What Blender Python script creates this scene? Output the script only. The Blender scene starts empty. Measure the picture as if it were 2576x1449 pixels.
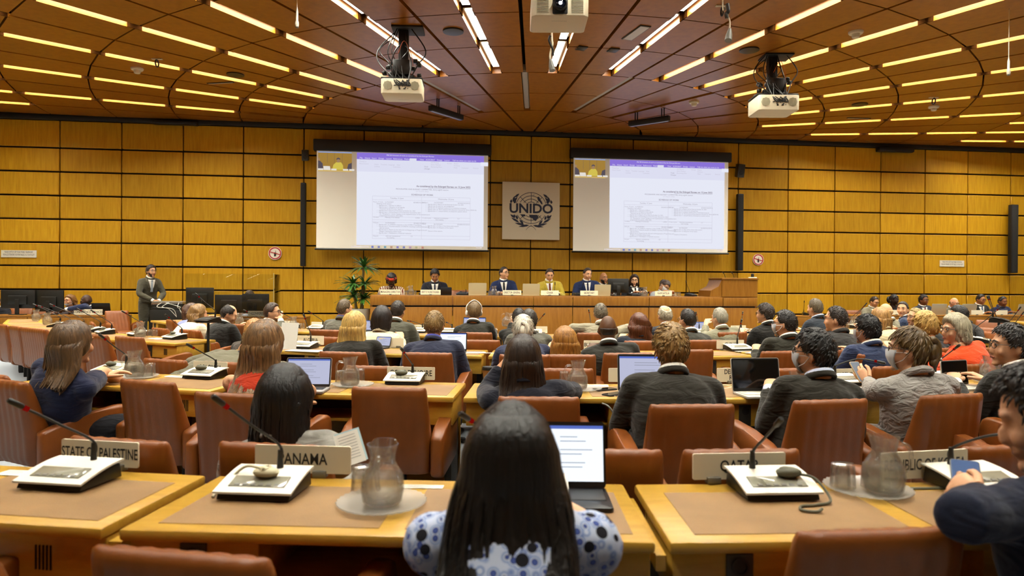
import bpy, bmesh, math, random
import numpy as np
from math import sin, cos, pi, radians, sqrt, atan2, hypot
from mathutils import Vector, Matrix, noise
SC = bpy.context.scene
COL = SC.collection
rng = random.Random(7)

# ------------------------------------------------------------------ camera, world, exposure
F_PX, PITCH, ROLL, EYE, UNIT = 1758.7, -.0059278, .0069382, 1.38, 3.42
_cp, _sp, _cr, _sr = cos(PITCH), sin(PITCH), cos(ROLL), sin(ROLL)
FWD = Vector((0, _cp, _sp)); _Z = Vector((0, -_sp, _cp)); _X = Vector((1, 0, 0))
RIGHT = _cr*_X + _sr*_Z; UP = -_sr*_X + _cr*_Z
cam = bpy.data.cameras.new('camera'); camo = bpy.data.objects.new('camera', cam); COL.objects.link(camo)
cam.sensor_width = 36; cam.lens = F_PX*36/2576; cam.clip_start = .05; cam.clip_end = 100
camo.matrix_world = Matrix((( RIGHT.x, UP.x, -FWD.x, 0), (RIGHT.y, UP.y, -FWD.y, 0), (RIGHT.z, UP.z, -FWD.z, EYE), (0, 0, 0, 1)))
cam.dof.use_dof = True; cam.dof.focus_distance = 6.2; cam.dof.aperture_fstop = 3.2
SC.camera = camo
W = bpy.data.worlds.new('world'); SC.world = W; W.use_nodes = True
W.node_tree.nodes['Background'].inputs[0].default_value = (.05, .035, .02, 1); W.node_tree.nodes['Background'].inputs[1].default_value = .3
SC.view_settings.view_transform = 'Standard'; SC.view_settings.look = 'None'; SC.view_settings.gamma = 1
SC.view_settings.use_curve_mapping = False; SC.view_settings.exposure = 0.0
LAMP = 160.0; LAMP_COL = (1.0, .97, .84)          # strip lamps: strength and colour
cy = SC.cycles
cy.max_bounces = 6; cy.diffuse_bounces = 3; cy.glossy_bounces = 3; cy.transmission_bounces = 7; cy.transparent_max_bounces = 12
cy.caustics_reflective = False; cy.caustics_refractive = False; cy.sample_clamp_indirect = 4; cy.adaptive_threshold = .02
cy.use_denoising = True

def ray(px, py):
    return FWD + RIGHT*((px-1288)/F_PX) - UP*((py-724.5)/F_PX)
def atz(px, py, z):
    d = ray(px, py); t = (z-EYE)/d.z; return Vector((0, 0, EYE)) + t*d
def aty(px, py, Y):
    d = ray(px, py); return Vector((0, 0, EYE)) + d*(Y/d.y)
CX, CY = .108756*UNIT, 4.79047*UNIT               # centre of the fan of ceiling lines and table rows
PHI = .124537; WD = Vector((cos(PHI), sin(PHI), 0)); WN = Vector((sin(PHI), -cos(PHI), 0)); WALL_D = 4.57*UNIT
def onplane(px, py, D):                           # point of the vertical plane parallel to the end wall
    d = ray(px, py); t = -D/d.dot(WN); P = Vector((0, 0, EYE)) + t*d
    return P
def sz(px, py, D):
    P = onplane(px, py, D); return P.dot(WD), P.z
def wall_mat(s, z, D):                            # frame: x along wall, y up, z to the room
    P = WD*s - WN*D; M = Matrix(((WD.x, 0, WN.x, P.x), (WD.y, 0, WN.y, P.y), (0, 1, 0, z), (0, 0, 0, 1))); return M
def polar(r, a):                                  # a in degrees, 0 = towards camera, + = right
    a = radians(a); return Vector((CX + r*sin(a), CY - r*cos(a), 0))
def oncircle(px, py, r):                          # where the viewing ray meets the row circle (near side)
    d = ray(px, py); a = d.x*d.x + d.y*d.y; b = -2*(d.x*CX + d.y*CY); c = CX*CX + CY*CY - r*r
    t = (-b - sqrt(max(0, b*b - 4*a*c)))/(2*a); return Vector((0, 0, EYE)) + t*d
def pix(P):
    d = Vector(P) - Vector((0, 0, EYE)); y = d.dot(FWD)
    return 1288 + F_PX*d.dot(RIGHT)/y, 724.5 - F_PX*d.dot(UP)/y
def face_c(P, yaw=0):                             # rotation that turns local +Y towards the podium centre
    return atan2(-(CX-P.x), CY-P.y) - radians(yaw)

# ------------------------------------------------------------------ materials
def lin(c):
    if isinstance(c, str): c = [int(c[i:i+2], 16)/255 for i in (0, 2, 4)]
    return tuple((x/12.92 if x <= .04045 else ((x+.055)/1.055)**2.4) for x in c) + (1,)
MATS = {}
def nt(name):
    m = bpy.data.materials.new(name); m.use_nodes = True; t = m.node_tree; return m, t, t.nodes['Principled BSDF']
def mat(name, col, rough=.5, metal=0, spec=.5, bump=0, bscale=200, vary=0, sheen=0):
    if name in MATS: return MATS[name]
    m, t, p = nt(name); N = t.nodes; L = t.links
    p.inputs['Base Color'].default_value = lin(col); p.inputs['Roughness'].default_value = rough; p.inputs['Metallic'].default_value = metal
    p.inputs['Specular IOR Level'].default_value = spec
    if sheen: p.inputs['Sheen Weight'].default_value = sheen
    if bump or vary:
        tc = N.new('ShaderNodeTexCoord'); nz = N.new('ShaderNodeTexNoise'); nz.inputs['Scale'].default_value = bscale; nz.inputs['Detail'].default_value = 3
        L.new(tc.outputs['Object'], nz.inputs['Vector'])
        if bump:
            b = N.new('ShaderNodeBump'); b.inputs['Strength'].default_value = bump; b.inputs['Distance'].default_value = .01
            L.new(nz.outputs['Fac'], b.inputs['Height']); L.new(b.outputs['Normal'], p.inputs['Normal'])
        if vary:
            hs = N.new('ShaderNodeHueSaturation'); mr = N.new('ShaderNodeMapRange'); mr.inputs['To Min'].default_value = 1-vary; mr.inputs['To Max'].default_value = 1+vary
            L.new(nz.outputs['Fac'], mr.inputs['Value']); L.new(mr.outputs['Result'], hs.inputs['Value']); hs.inputs['Color'].default_value = lin(col); L.new(hs.outputs['Color'], p.inputs['Base Color'])
    MATS[name] = m; return m
def emit(name, col, k):
    if name in MATS: return MATS[name]
    m, t, p = nt(name); p.inputs['Base Color'].default_value = (0, 0, 0, 1); p.inputs['Specular IOR Level'].default_value = 0.0
    p.inputs['Emission Color'].default_value = lin(col) if not isinstance(col, tuple) else tuple(col)+(1,)
    p.inputs['Emission Strength'].default_value = k; MATS[name] = m; return m
def wood(name, c1, c2, c3, scale=(1, 1, 1), rough=.38, tone=.16):
    """veneer: fine grain and broad flames along local Z of the texture vector, every board its own tone"""
    if name in MATS: return MATS[name]
    m, t, p = nt(name); N = t.nodes; L = t.links
    tc = N.new('ShaderNodeTexCoord'); mp = N.new('ShaderNodeMapping'); mp.inputs['Scale'].default_value = scale
    geo = N.new('ShaderNodeNewGeometry'); ad = N.new('ShaderNodeVectorMath'); ad.operation = 'ADD'
    sc = N.new('ShaderNodeVectorMath'); sc.operation = 'SCALE'; sc.inputs['Scale'].default_value = 37.0
    cb = N.new('ShaderNodeCombineXYZ'); L.new(geo.outputs['Random Per Island'], cb.inputs[0]); L.new(geo.outputs['Random Per Island'], cb.inputs[1])
    L.new(cb.outputs[0], sc.inputs[0]); L.new(tc.outputs['Object'], mp.inputs['Vector']); L.new(mp.outputs['Vector'], ad.inputs[0]); L.new(sc.outputs['Vector'], ad.inputs[1])
    n1 = N.new('ShaderNodeTexNoise'); n1.inputs['Scale'].default_value = 5; n1.inputs['Detail'].default_value = 4
    n2 = N.new('ShaderNodeTexNoise'); n2.inputs['Scale'].default_value = 60; n2.inputs['Detail'].default_value = 3
    L.new(ad.outputs['Vector'], n1.inputs['Vector']); L.new(ad.outputs['Vector'], n2.inputs['Vector'])
    mx = N.new('ShaderNodeMath'); mx.operation = 'MULTIPLY_ADD'; L.new(n2.outputs['Fac'], mx.inputs[0]); mx.inputs[1].default_value = .35; L.new(n1.outputs['Fac'], mx.inputs[2])
    cr = N.new('ShaderNodeValToRGB'); e = cr.color_ramp.elements; e[0].position = .42; e[0].color = lin(c1); e[1].position = .92; e[1].color = lin(c3)
    x = cr.color_ramp.elements.new(.66); x.color = lin(c2); L.new(mx.outputs[0], cr.inputs['Fac'])
    hs = N.new('ShaderNodeHueSaturation'); mr = N.new('ShaderNodeMapRange'); mr.inputs['To Min'].default_value = 1-tone; mr.inputs['To Max'].default_value = 1+tone
    L.new(geo.outputs['Random Per Island'], mr.inputs['Value']); L.new(mr.outputs['Result'], hs.inputs['Value']); L.new(cr.outputs['Color'], hs.inputs['Color'])
    L.new(hs.outputs['Color'], p.inputs['Base Color']); p.inputs['Roughness'].default_value = rough; p.inputs['Specular IOR Level'].default_value = .35
    MATS[name] = m; return m
def glass(name, ior=1.45, col=(1, 1, 1), rough=0.0):
    if name in MATS: return MATS[name]
    m, t, p = nt(name); p.inputs['Base Color'].default_value = tuple(col)+(1,); p.inputs['Roughness'].default_value = rough
    p.inputs['IOR'].default_value = ior; p.inputs['Transmission Weight'].default_value = 1; MATS[name] = m; return m
def clear_sheet(name, refl=.06):                   # thin clear acrylic
    m, t, p = nt(name); N = t.nodes; L = t.links; N.remove(p)
    a = N.new('ShaderNodeBsdfTransparent'); a.inputs[0].default_value = (.93, .95, .95, 1); g = N.new('ShaderNodeBsdfGlossy'); g.inputs['Roughness'].default_value = .02
    fr = N.new('ShaderNodeFresnel'); fr.inputs['IOR'].default_value = 1.5; mx = N.new('ShaderNodeMixShader')
    L.new(fr.outputs[0], mx.inputs[0]); L.new(a.outputs[0], mx.inputs[1]); L.new(g.outputs[0], mx.inputs[2]); L.new(mx.outputs[0], N['Material Output'].inputs['Surface']); MATS[name] = m; return m
def thin_glass(name, tint, ior, refr=.0, rough=.02, milk=0):
    m, t, p = nt(name); N = t.nodes; L = t.links; N.remove(p)
    a = N.new('ShaderNodeBsdfTransparent'); a.inputs[0].default_value = (tint, tint, tint*.98, 1); g = N.new('ShaderNodeBsdfGlossy'); g.inputs['Roughness'].default_value = rough
    lw = N.new('ShaderNodeLayerWeight'); lw.inputs['Blend'].default_value = .35; fr = N.new('ShaderNodeMath'); fr.operation = 'MULTIPLY_ADD'; fr.inputs[1].default_value = .55; fr.inputs[2].default_value = .02; L.new(lw.outputs['Facing'], fr.inputs[0])
    pw = N.new('ShaderNodeMath'); pw.operation = 'POWER'; pw.inputs[1].default_value = 1.4; L.new(fr.outputs[0], pw.inputs[0])
    mx = N.new('ShaderNodeMixShader'); L.new(pw.outputs[0], mx.inputs[0]); L.new(a.outputs[0], mx.inputs[1]); L.new(g.outputs[0], mx.inputs[2]); out = mx
    if name == 'clear_glass':
        q = N.new('ShaderNodeBsdfGlass'); q.inputs['IOR'].default_value = 1.42; q.inputs['Roughness'].default_value = .01; m5 = N.new('ShaderNodeMixShader'); m5.inputs[0].default_value = .22; L.new(mx.outputs[0], m5.inputs[1]); L.new(q.outputs[0], m5.inputs[2]); out = mx = m5
    if refr:
        r = N.new('ShaderNodeBsdfRefraction'); r.inputs['IOR'].default_value = ior; r.inputs['Roughness'].default_value = 0; m2 = N.new('ShaderNodeMixShader'); m2.inputs[0].default_value = refr; L.new(mx.outputs[0], m2.inputs[1]); L.new(r.outputs[0], m2.inputs[2]); out = m2
    if milk:
        d = N.new('ShaderNodeBsdfTranslucent'); d.inputs[0].default_value = (.95, .93, .88, 1); d2 = N.new('ShaderNodeBsdfDiffuse'); d2.inputs[0].default_value = (.95, .93, .88, 1); m3 = N.new('ShaderNodeMixShader'); L.new(d.outputs[0], m3.inputs[1]); L.new(d2.outputs[0], m3.inputs[2]); m4 = N.new('ShaderNodeMixShader'); m4.inputs[0].default_value = milk; L.new(out.outputs[0], m4.inputs[1]); L.new(m3.outputs[0], m4.inputs[2]); out = m4
    L.new(out.outputs[0], N['Material Output'].inputs['Surface']); MATS[name] = m; return m
def cloth(col, kind='wool'):
    n = 'cloth_'+kind+'_'+col
    if n in MATS: return MATS[n]
    m, t, p = nt(n); N = t.nodes; L = t.links
    p.inputs['Roughness'].default_value = .85; p.inputs['Specular IOR Level'].default_value = .15; p.inputs['Sheen Weight'].default_value = .15
    tc = N.new('ShaderNodeTexCoord'); nz = N.new('ShaderNodeTexNoise'); nz.inputs['Scale'].default_value = 9; nz.inputs['Detail'].default_value = 2; nz.inputs['Distortion'].default_value = 1.2
    mp = N.new('ShaderNodeMapping'); mp.inputs['Scale'].default_value = (.8, .8, 2.2) if kind != 'linen' else (1.5, 1.5, 3.2)
    L.new(tc.outputs['Object'], mp.inputs['Vector']); L.new(mp.outputs['Vector'], nz.inputs['Vector'])
    n2 = N.new('ShaderNodeTexNoise'); n2.inputs['Scale'].default_value = 400; L.new(tc.outputs['Object'], n2.inputs['Vector'])
    b = N.new('ShaderNodeBump'); b.inputs['Strength'].default_value = .55 if kind != 'linen' else .9; b.inputs['Distance'].default_value = .03
    ad = N.new('ShaderNodeMath'); ad.operation = 'MULTIPLY_ADD'; L.new(n2.outputs['Fac'], ad.inputs[0]); ad.inputs[1].default_value = .06; L.new(nz.outputs['Fac'], ad.inputs[2])
    L.new(ad.outputs[0], b.inputs['Height']); L.new(b.outputs['Normal'], p.inputs['Normal'])
    mr = N.new('ShaderNodeMapRange'); mr.inputs['To Min'].default_value = .8; mr.inputs['To Max'].default_value = 1.2; L.new(n2.outputs['Fac'], mr.inputs['Value'])
    hs = N.new('ShaderNodeHueSaturation'); hs.inputs['Color'].default_value = lin(col); L.new(mr.outputs['Result'], hs.inputs['Value']); L.new(hs.outputs['Color'], p.inputs['Base Color'])
    MATS[n] = m; return m
def hairmat(col, streak=.5, vert=3):
    n = 'hair_%s_%g' % (col, streak)
    if n in MATS: return MATS[n]
    m, t, p = nt(n); N = t.nodes; L = t.links
    p.inputs['Roughness'].default_value = .42; p.inputs['Specular IOR Level'].default_value = .4
    tc = N.new('ShaderNodeTexCoord'); mp = N.new('ShaderNodeMapping'); mp.inputs['Scale'].default_value = (55, 55, vert); nz = N.new('ShaderNodeTexNoise'); nz.inputs['Scale'].default_value = 1.6; nz.inputs['Detail'].default_value = 3
    nz.inputs['Distortion'].default_value = .6
    L.new(tc.outputs['Object'], mp.inputs['Vector']); L.new(mp.outputs['Vector'], nz.inputs['Vector'])
    mr = N.new('ShaderNodeMapRange'); mr.inputs['From Min'].default_value = .3; mr.inputs['From Max'].default_value = .7; mr.inputs['To Min'].default_value = 1-streak; mr.inputs['To Max'].default_value = 1+streak
    hs = N.new('ShaderNodeHueSaturation'); hs.inputs['Color'].default_value = lin(col); L.new(nz.outputs['Fac'], mr.inputs['Value']); L.new(mr.outputs['Result'], hs.inputs['Value']); L.new(hs.outputs['Color'], p.inputs['Base Color'])
    b = N.new('ShaderNodeBump'); b.inputs['Strength'].default_value = .5; b.inputs['Distance'].default_value = .01; L.new(nz.outputs['Fac'], b.inputs['Height']); L.new(b.outputs['Normal'], p.inputs['Normal'])
    MATS[n] = m; return m
def skin(col):
    n = 'skin_'+col
    if n in MATS: return MATS[n]
    m = mat(n, col, .5, spec=.35, bump=.08, bscale=120, vary=.06); p = m.node_tree.nodes['Principled BSDF']
    return m
def leather(name, c, rough=.42):
    if name in MATS: return MATS[name]
    m, t, p = nt(name); N = t.nodes; L = t.links
    tc = N.new('ShaderNodeTexCoord'); n1 = N.new('ShaderNodeTexNoise'); n1.inputs['Scale'].default_value = 6; n1.inputs['Detail'].default_value = 5; n2 = N.new('ShaderNodeTexVoronoi'); n2.inputs['Scale'].default_value = 260
    L.new(tc.outputs['Object'], n1.inputs['Vector']); L.new(tc.outputs['Object'], n2.inputs['Vector'])
    b = N.new('ShaderNodeBump'); b.inputs['Strength'].default_value = .12; b.inputs['Distance'].default_value = .004; L.new(n2.outputs['Distance'], b.inputs['Height']); L.new(b.outputs['Normal'], p.inputs['Normal'])
    oi = N.new('ShaderNodeObjectInfo'); ad = N.new('ShaderNodeMath'); ad.operation = 'MULTIPLY_ADD'; ad.inputs[1].default_value = .0; L.new(oi.outputs['Random'], ad.inputs[0]); L.new(n1.outputs['Fac'], ad.inputs[2])
    mr = N.new('ShaderNodeMapRange'); mr.inputs['From Min'].default_value = .25; mr.inputs['From Max'].default_value = .75; mr.inputs['To Min'].default_value = .82; mr.inputs['To Max'].default_value = 1.18
    hs = N.new('ShaderNodeHueSaturation'); hs.inputs['Color'].default_value = lin(c); L.new(ad.outputs[0], mr.inputs['Value']); L.new(mr.outputs['Result'], hs.inputs['Value']); L.new(hs.outputs['Color'], p.inputs['Base Color'])
    p.inputs['Roughness'].default_value = rough; p.inputs['Specular IOR Level'].default_value = .4; MATS[name] = m; return m

# ------------------------------------------------------------------ mesh builder
class MB:
    def __init__(s): s.v = []; s.f = []; s.m = []
    def add(s, vs, fs, mi=0):
        o = len(s.v); s.v += [tuple(v) for v in vs]; s.f += [tuple(i+o for i in f) for f in fs]; s.m += [mi]*len(fs); return s
    def box(s, c, d, bev=0, seg=2, M=None, mi=0):
        x, y, z = d[0]/2, d[1]/2, d[2]/2
        if not bev:
            vs = [(a*x, b*y, e*z) for a in (-1, 1) for b in (-1, 1) for e in (-1, 1)]
            fs = [(0, 1, 3, 2), (4, 6, 7, 5), (0, 4, 5, 1), (2, 3, 7, 6), (0, 2, 6, 4), (1, 5, 7, 3)]
        else:
            bm = bmesh.new(); bmesh.ops.create_cube(bm, size=1)
            for v in bm.verts: v.co = Vector((v.co.x*d[0], v.co.y*d[1], v.co.z*d[2]))
            bmesh.ops.bevel(bm, geom=bm.edges[:], offset=min(bev, min(d)*.49), segments=seg, affect='EDGES', profile=.5)
            bm.verts.ensure_lookup_table(); vs = [v.co.copy() for v in bm.verts]; fs = [tuple(v.index for v in f.verts) for f in bm.faces]; bm.free()
        vs = [Vector(v) + Vector(c) if M is None else M @ (Vector(v) + Vector(c)) for v in vs]
        return s.add(vs, fs, mi)
    def prism(s, poly, z0, z1, bev=0, M=None, mi=0):     # poly counter-clockwise from above
        bm = bmesh.new(); lo = [bm.verts.new((p[0], p[1], z0)) for p in poly]; hi = [bm.verts.new((p[0], p[1], z1)) for p in poly]; n = len(poly)
        bm.faces.new(lo[::-1]); bm.faces.new(hi)
        for i in range(n): bm.faces.new((lo[i], lo[(i+1) % n], hi[(i+1) % n], hi[i]))
        if bev: bmesh.ops.bevel(bm, geom=bm.edges[:], offset=bev, segments=2, affect='EDGES', profile=.5)
        bm.verts.index_update(); vs = [v.co.copy() if M is None else M @ v.co for v in bm.verts]; fs = [tuple(v.index for v in f.verts) for f in bm.faces]; bm.free()
        return s.add(vs, fs, mi)
    def tube(s, pts, r, n=8, flat=1.0, mi=0, up=None, M=None):
        pts = [Vector(p) for p in pts]; k = len(pts); rs = r if isinstance(r, (list, tuple)) else [r]*k
        vs = []; prev = None
        for i, p in enumerate(pts):
            t = (pts[min(i+1, k-1)] - pts[max(i-1, 0)]).normalized()
            if prev is None:
                a = Vector(up) if up else (Vector((0, 0, 1)) if abs(t.z) < .9 else Vector((1, 0, 0)))
            else: a = prev
            u = (a - t*a.dot(t)).normalized(); prev = u; w = t.cross(u)
            rr = rs[i]; ra, rb = (rr if isinstance(rr, tuple) else (rr, rr*flat))
            for j in range(n):
                q = 2*pi*j/n; vs.append(p + u*(rb*sin(q)) + w*(ra*cos(q)))
        fs = []
        for i in range(k-1):
            for j in range(n): fs.append((i*n+j, (i+1)*n+j, (i+1)*n+(j+1) % n, i*n+(j+1) % n))
        fs.append(tuple(range(n))); fs.append(tuple((k-1)*n+j for j in range(n))[::-1])
        if M is not None: vs = [M @ v for v in vs]
        return s.add(vs, fs, mi)
    def lathe(s, prof, n=24, c=(0, 0, 0), mi=0, M=None):
        vs = []; fs = []; k = len(prof)
        for r, z in prof:
            for j in range(n): q = 2*pi*j/n; vs.append(Vector((c[0]+max(r, 1e-4)*cos(q), c[1]+max(r, 1e-4)*sin(q), c[2]+z)))
        for i in range(k-1):
            for j in range(n): fs.append((i*n+j, i*n+(j+1) % n, (i+1)*n+(j+1) % n, (i+1)*n+j))
        fs.append(tuple(range(n))[::-1]); fs.append(tuple((k-1)*n+j for j in range(n)))
        if M is not None: vs = [M @ v for v in vs]
        return s.add(vs, fs, mi)
    def ell(s, c, r, n=12, m=8, M=None, mi=0):
        vs = []; fs = []
        for i in range(m+1):
            a = -pi/2 + pi*i/m
            for j in range(n): q = 2*pi*j/n; vs.append(Vector((c[0]+r[0]*max(cos(a), .02)*cos(q), c[1]+r[1]*max(cos(a), .02)*sin(q), c[2]+r[2]*sin(a))))
        for i in range(m):
            for j in range(n): fs.append((i*n+j, i*n+(j+1) % n, (i+1)*n+(j+1) % n, (i+1)*n+j))
        fs.append(tuple(range(n))[::-1]); fs.append(tuple(m*n+j for j in range(n)))
        if M is not None: vs = [M @ v for v in vs]
        return s.add(vs, fs, mi)
    def grid(s, P, mi=0, closed=False):                  # P rows of points
        k = len(P); n = len(P[0]); vs = [q for row in P for q in row]; fs = []
        for i in range(k-1):
            for j in range(n if closed else n-1): fs.append((i*n+j, i*n+(j+1) % n, (i+1)*n+(j+1) % n, (i+1)*n+j))
        return s.add(vs, fs, mi)
    def loft(s, rings, mi=0, cap=True):
        k = len(rings); n = len(rings[0]); s.grid(rings, mi, True)
        if cap:
            o = len(s.v) - k*n; s.f += [tuple(o+j for j in range(n))[::-1], tuple(o+(k-1)*n+j for j in range(n))]; s.m += [mi, mi]
        return s
    def mesh(s, name, mats, ang=40):
        me = bpy.data.meshes.new(name); me.from_pydata(s.v, [], s.f)
        for m in (mats if isinstance(mats, (list, tuple)) else [mats]): me.materials.append(m)
        if any(s.m): me.polygons.foreach_set('material_index', s.m)
        me.update()
        if ang:
            me.shade_smooth(); me.set_sharp_from_angle(angle=radians(ang))
        return me
    def build(s, name, mats, parent=None, M=None, ang=40, fix=False):
        me = s.mesh(name, mats, ang)
        if fix:
            bm = bmesh.new(); bm.from_mesh(me); bmesh.ops.recalc_face_normals(bm, faces=bm.faces[:]); bm.to_mesh(me); bm.free()
        return put(name, me, parent, M)
def put(name, data, parent=None, M=None):
    o = bpy.data.objects.new(name, data); COL.objects.link(o)
    if parent is not None: o.parent = parent
    if M is not None: o.matrix_local = M
    return o
def tag(o, label, cat, group=None):
    o['label'] = label; o['category'] = cat
    if group: o['group'] = group
    return o
def thing(name, label, cat, M=None, group=None):
    o = put(name, None, None, M); o.empty_display_size = .1; return tag(o, label, cat, group)
def struct(o): o['kind'] = 'structure'; return o
def TR(P, rz=0): return Matrix.Translation(Vector(P)) @ Matrix.Rotation(rz, 4, 'Z')
def dup(root, M, label=None, group=None):
    r = root.copy(); COL.objects.link(r); r.matrix_local = M
    if label: r['label'] = label
    if group: r['group'] = group
    for c in root.children:
        d = c.copy(); COL.objects.link(d); d.parent = r
        for g in c.children:
            e = g.copy(); COL.objects.link(e); e.parent = d
    return r
def words(name, s, size, m, parent, M, xs=1.0, align='CENTER', bold=0, line=1.0, extr=0.0):
    c = bpy.data.curves.new(name, 'FONT'); c.body = s; c.size = size; c.align_x = align; c.align_y = 'CENTER'; c.offset = bold; c.space_line = line; c.extrude = extr
    c.materials.append(m); c.resolution_u = 3
    o = put(name, c, parent, M @ Matrix.Diagonal((xs, 1, 1, 1))); return o
def rrect(w, h, r, n=4):
    out = []
    for cx, cy_, a0 in ((w/2-r, h/2-r, 0), (-w/2+r, h/2-r, 90), (-w/2+r, -h/2+r, 180), (w/2-r, -h/2+r, 270)):
        for i in range(n+1): a = radians(a0+90*i/n); out.append((cx+r*cos(a), cy_+r*sin(a)))
    return out
def smooth(pts, n=6):                               # Catmull-Rom
    P = [Vector(p) for p in pts]; out = []
    for i in range(len(P)-1):
        a, b, c, d = P[max(i-1, 0)], P[i], P[i+1], P[min(i+2, len(P)-1)]
        for j in range(n):
            t = j/n; out.append(.5*((2*b) + (c-a)*t + (2*a-5*b+4*c-d)*t*t + (3*b-a-3*c+d)*t**3))
    return out + [P[-1]]
ORD = ['', 'first', 'second', 'third', 'fourth', 'fifth', 'sixth', 'seventh', 'eighth', 'ninth', 'tenth', 'eleventh', 'twelfth', 'thirteenth', 'fourteenth']

WALLW = wood('wall_veneer', 'ac7d12', 'ba8a18', 'c49722', (6, .5, 6), .4)
CEILW = wood('ceiling_veneer', '7c440a', '88500e', '925812', (2.2, 2.2, 2.2), .33, .08)
DESKW = wood('desk_veneer', 'ac8329', 'ba8f33', 'c39940', (1.2, 7, 7), .3, .06)
DAISW = wood('dais_veneer', '7a4c12', '855618', '8d6020', (6, .6, 6), .38, .08)
PAD = leather('desk_leather', '927047', .5)
LEA = leather('chair_leather', '7d4418', .36)
BLACK = mat('matt_black', '0b0a09', .6); GAP = mat('dark_gap', '0d0704', .9); BLKPL = mat('black_plastic', '15140f', .38)
WHITEPL = mat('white_plastic', 'e9e3d2', .4); CREAM = mat('cream_plastic', 'e8dcbc', .5); GREY = mat('grey_plastic', '6d6a60', .45); METAL = mat('brushed_metal', 'b6b2a8', .3, .9)
PAPER = mat('white_paper', 'f2ede0', .8); INK = mat('black_ink', '171412', .7); RED = emit('red_ring', 'b81a14', .35)
PLATE = mat('nameplate_card', 'f2e6c6', .6); GLASS = thin_glass('clear_glass', .98, 1.5, 0, .02, .03); WATER = thin_glass('drinking_water', .99, 1.33, .2, .02, .08)
# ------------------------------------------------------------------ the room shell
ZC = EYE + UNIT
def P2(s, D): return WD*s - WN*D
floor = MB().add([(-16, -5, 0), (20, -5, 0), (20, 21, 0), (-16, 21, 0)], [(0, 1, 2, 3)]).build('floor', mat('grey_carpet', '8d9298', .95, bump=.4, bscale=500, vary=.12), ang=0); struct(floor)
# end wall: bevelled veneer boards over a dark backing
SEAMS = [-13.7, -12.5, -11.3, -10.05, -8.8, -7.54, -6.33, -5.1, -3.87, -2.61, -1.33, -.03, 1.45, 2.37, 3.27, 4.74, 6.03, 7.28, 8.52, 9.7, 10.88, 12.04, 13.18, 14.34, 15.5, 16.7, 17.9, 19.1, 20.2]
ROWS = [0, .2, .704, 1.198, 1.69, 2.175, 2.66, 3.15, 3.645, 4.14, 4.72]
wm = wall_mat(0, 0, WALL_D)
mb = MB()
for a, b in zip(SEAMS, SEAMS[1:]):
    for c, d in zip(ROWS, ROWS[1:]):
        mb.box(((a+b)/2, (c+d)/2, 0), (b-a-.022, d-c-.034, .05), .008, 1)
front = mb.build('wall_front', [WALLW], M=Matrix.Identity(4)); front.matrix_world = wm; struct(front)
bk = MB().box(((SEAMS[0]+SEAMS[-1])/2, 2.6, -.06), (SEAMS[-1]-SEAMS[0]+2, 5.4, .06)).build('wall_backing', GAP); bk.matrix_world = wm; struct(bk); bk.parent = front; bk.matrix_parent_inverse = front.matrix_world.inverted()
tr = MB().box((0, 4.77, .05), (40, .12, .12), .01).build('trim_1', BLACK); tr.matrix_world = wm; struct(tr)
for nm, p0, p1 in (('wall_left', (-14.6, 14.1), (-14.6, -4.5)), ('wall_right', (17.6, -4.5), (17.6, 18.2)), ('wall_rear', (-14.6, -4.5), (17.6, -4.5))):
    mb = MB(); a = Vector(p0+(0,)); b = Vector(p1+(0,)); n = int((b-a).length/1.22); d = (b-a)/n; L = d.length
    R = TR(a, atan2(d.y, d.x))
    for i in range(n):
        for c, e in zip(ROWS, ROWS[1:]): mb.box((L*(i+.5), .0, (c+e)/2), (L-.022, .05, e-c-.03), .006, 1)
    mb.box((L*n/2, -.06, 2.5), (L*n, .04, 5.2))
    w = mb.build(nm, [WALLW]); w.matrix_world = R; struct(w)

# ceiling: flat fan of veneer panels round the podium, dark joints, lamp slots
HS = radians(10.25046/2); A0 = radians(-2.1655)
RG = [r*UNIT for r in (.14, .759, 1.122, 1.481)] + [UNIT*(1.481+.3665*i) for i in range(1, 16)]   # F is RG[1], D is RG[3]
def fan(r, k, off=0.0):
    a = A0 + k*HS; return (CX + r*sin(a) + off*cos(a), CY - r*cos(a) + off*sin(a))
SLOT, GRV, JNT, THK = .088, .024, .012, .13
def hw(k, zone):
    if zone == 'out': return SLOT if k % 2 else GRV
    if zone == 'wide': return SLOT
    if zone == 'mid': return .06 if k % 4 == 0 else GRV
    return GRV
def inroom(p): return Vector((p[0], p[1], 0)).dot(WN) > -WALL_D + .1 and -14.5 < p[0] < 17.5 and p[1] > -4.4
mb = MB()
def clip(poly, n, d):                             # keep n.p >= d
    out = []
    for i, p in enumerate(poly):
        q = poly[(i+1) % len(poly)]; a = p[0]*n[0]+p[1]*n[1]-d; b = q[0]*n[0]+q[1]*n[1]-d
        if a >= 0: out.append(p)
        if (a > 0) != (b > 0) and abs(a-b) > 1e-9: t = a/(a-b); out.append((p[0]+(q[0]-p[0])*t, p[1]+(q[1]-p[1])*t))
    return out
JW = 7
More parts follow.
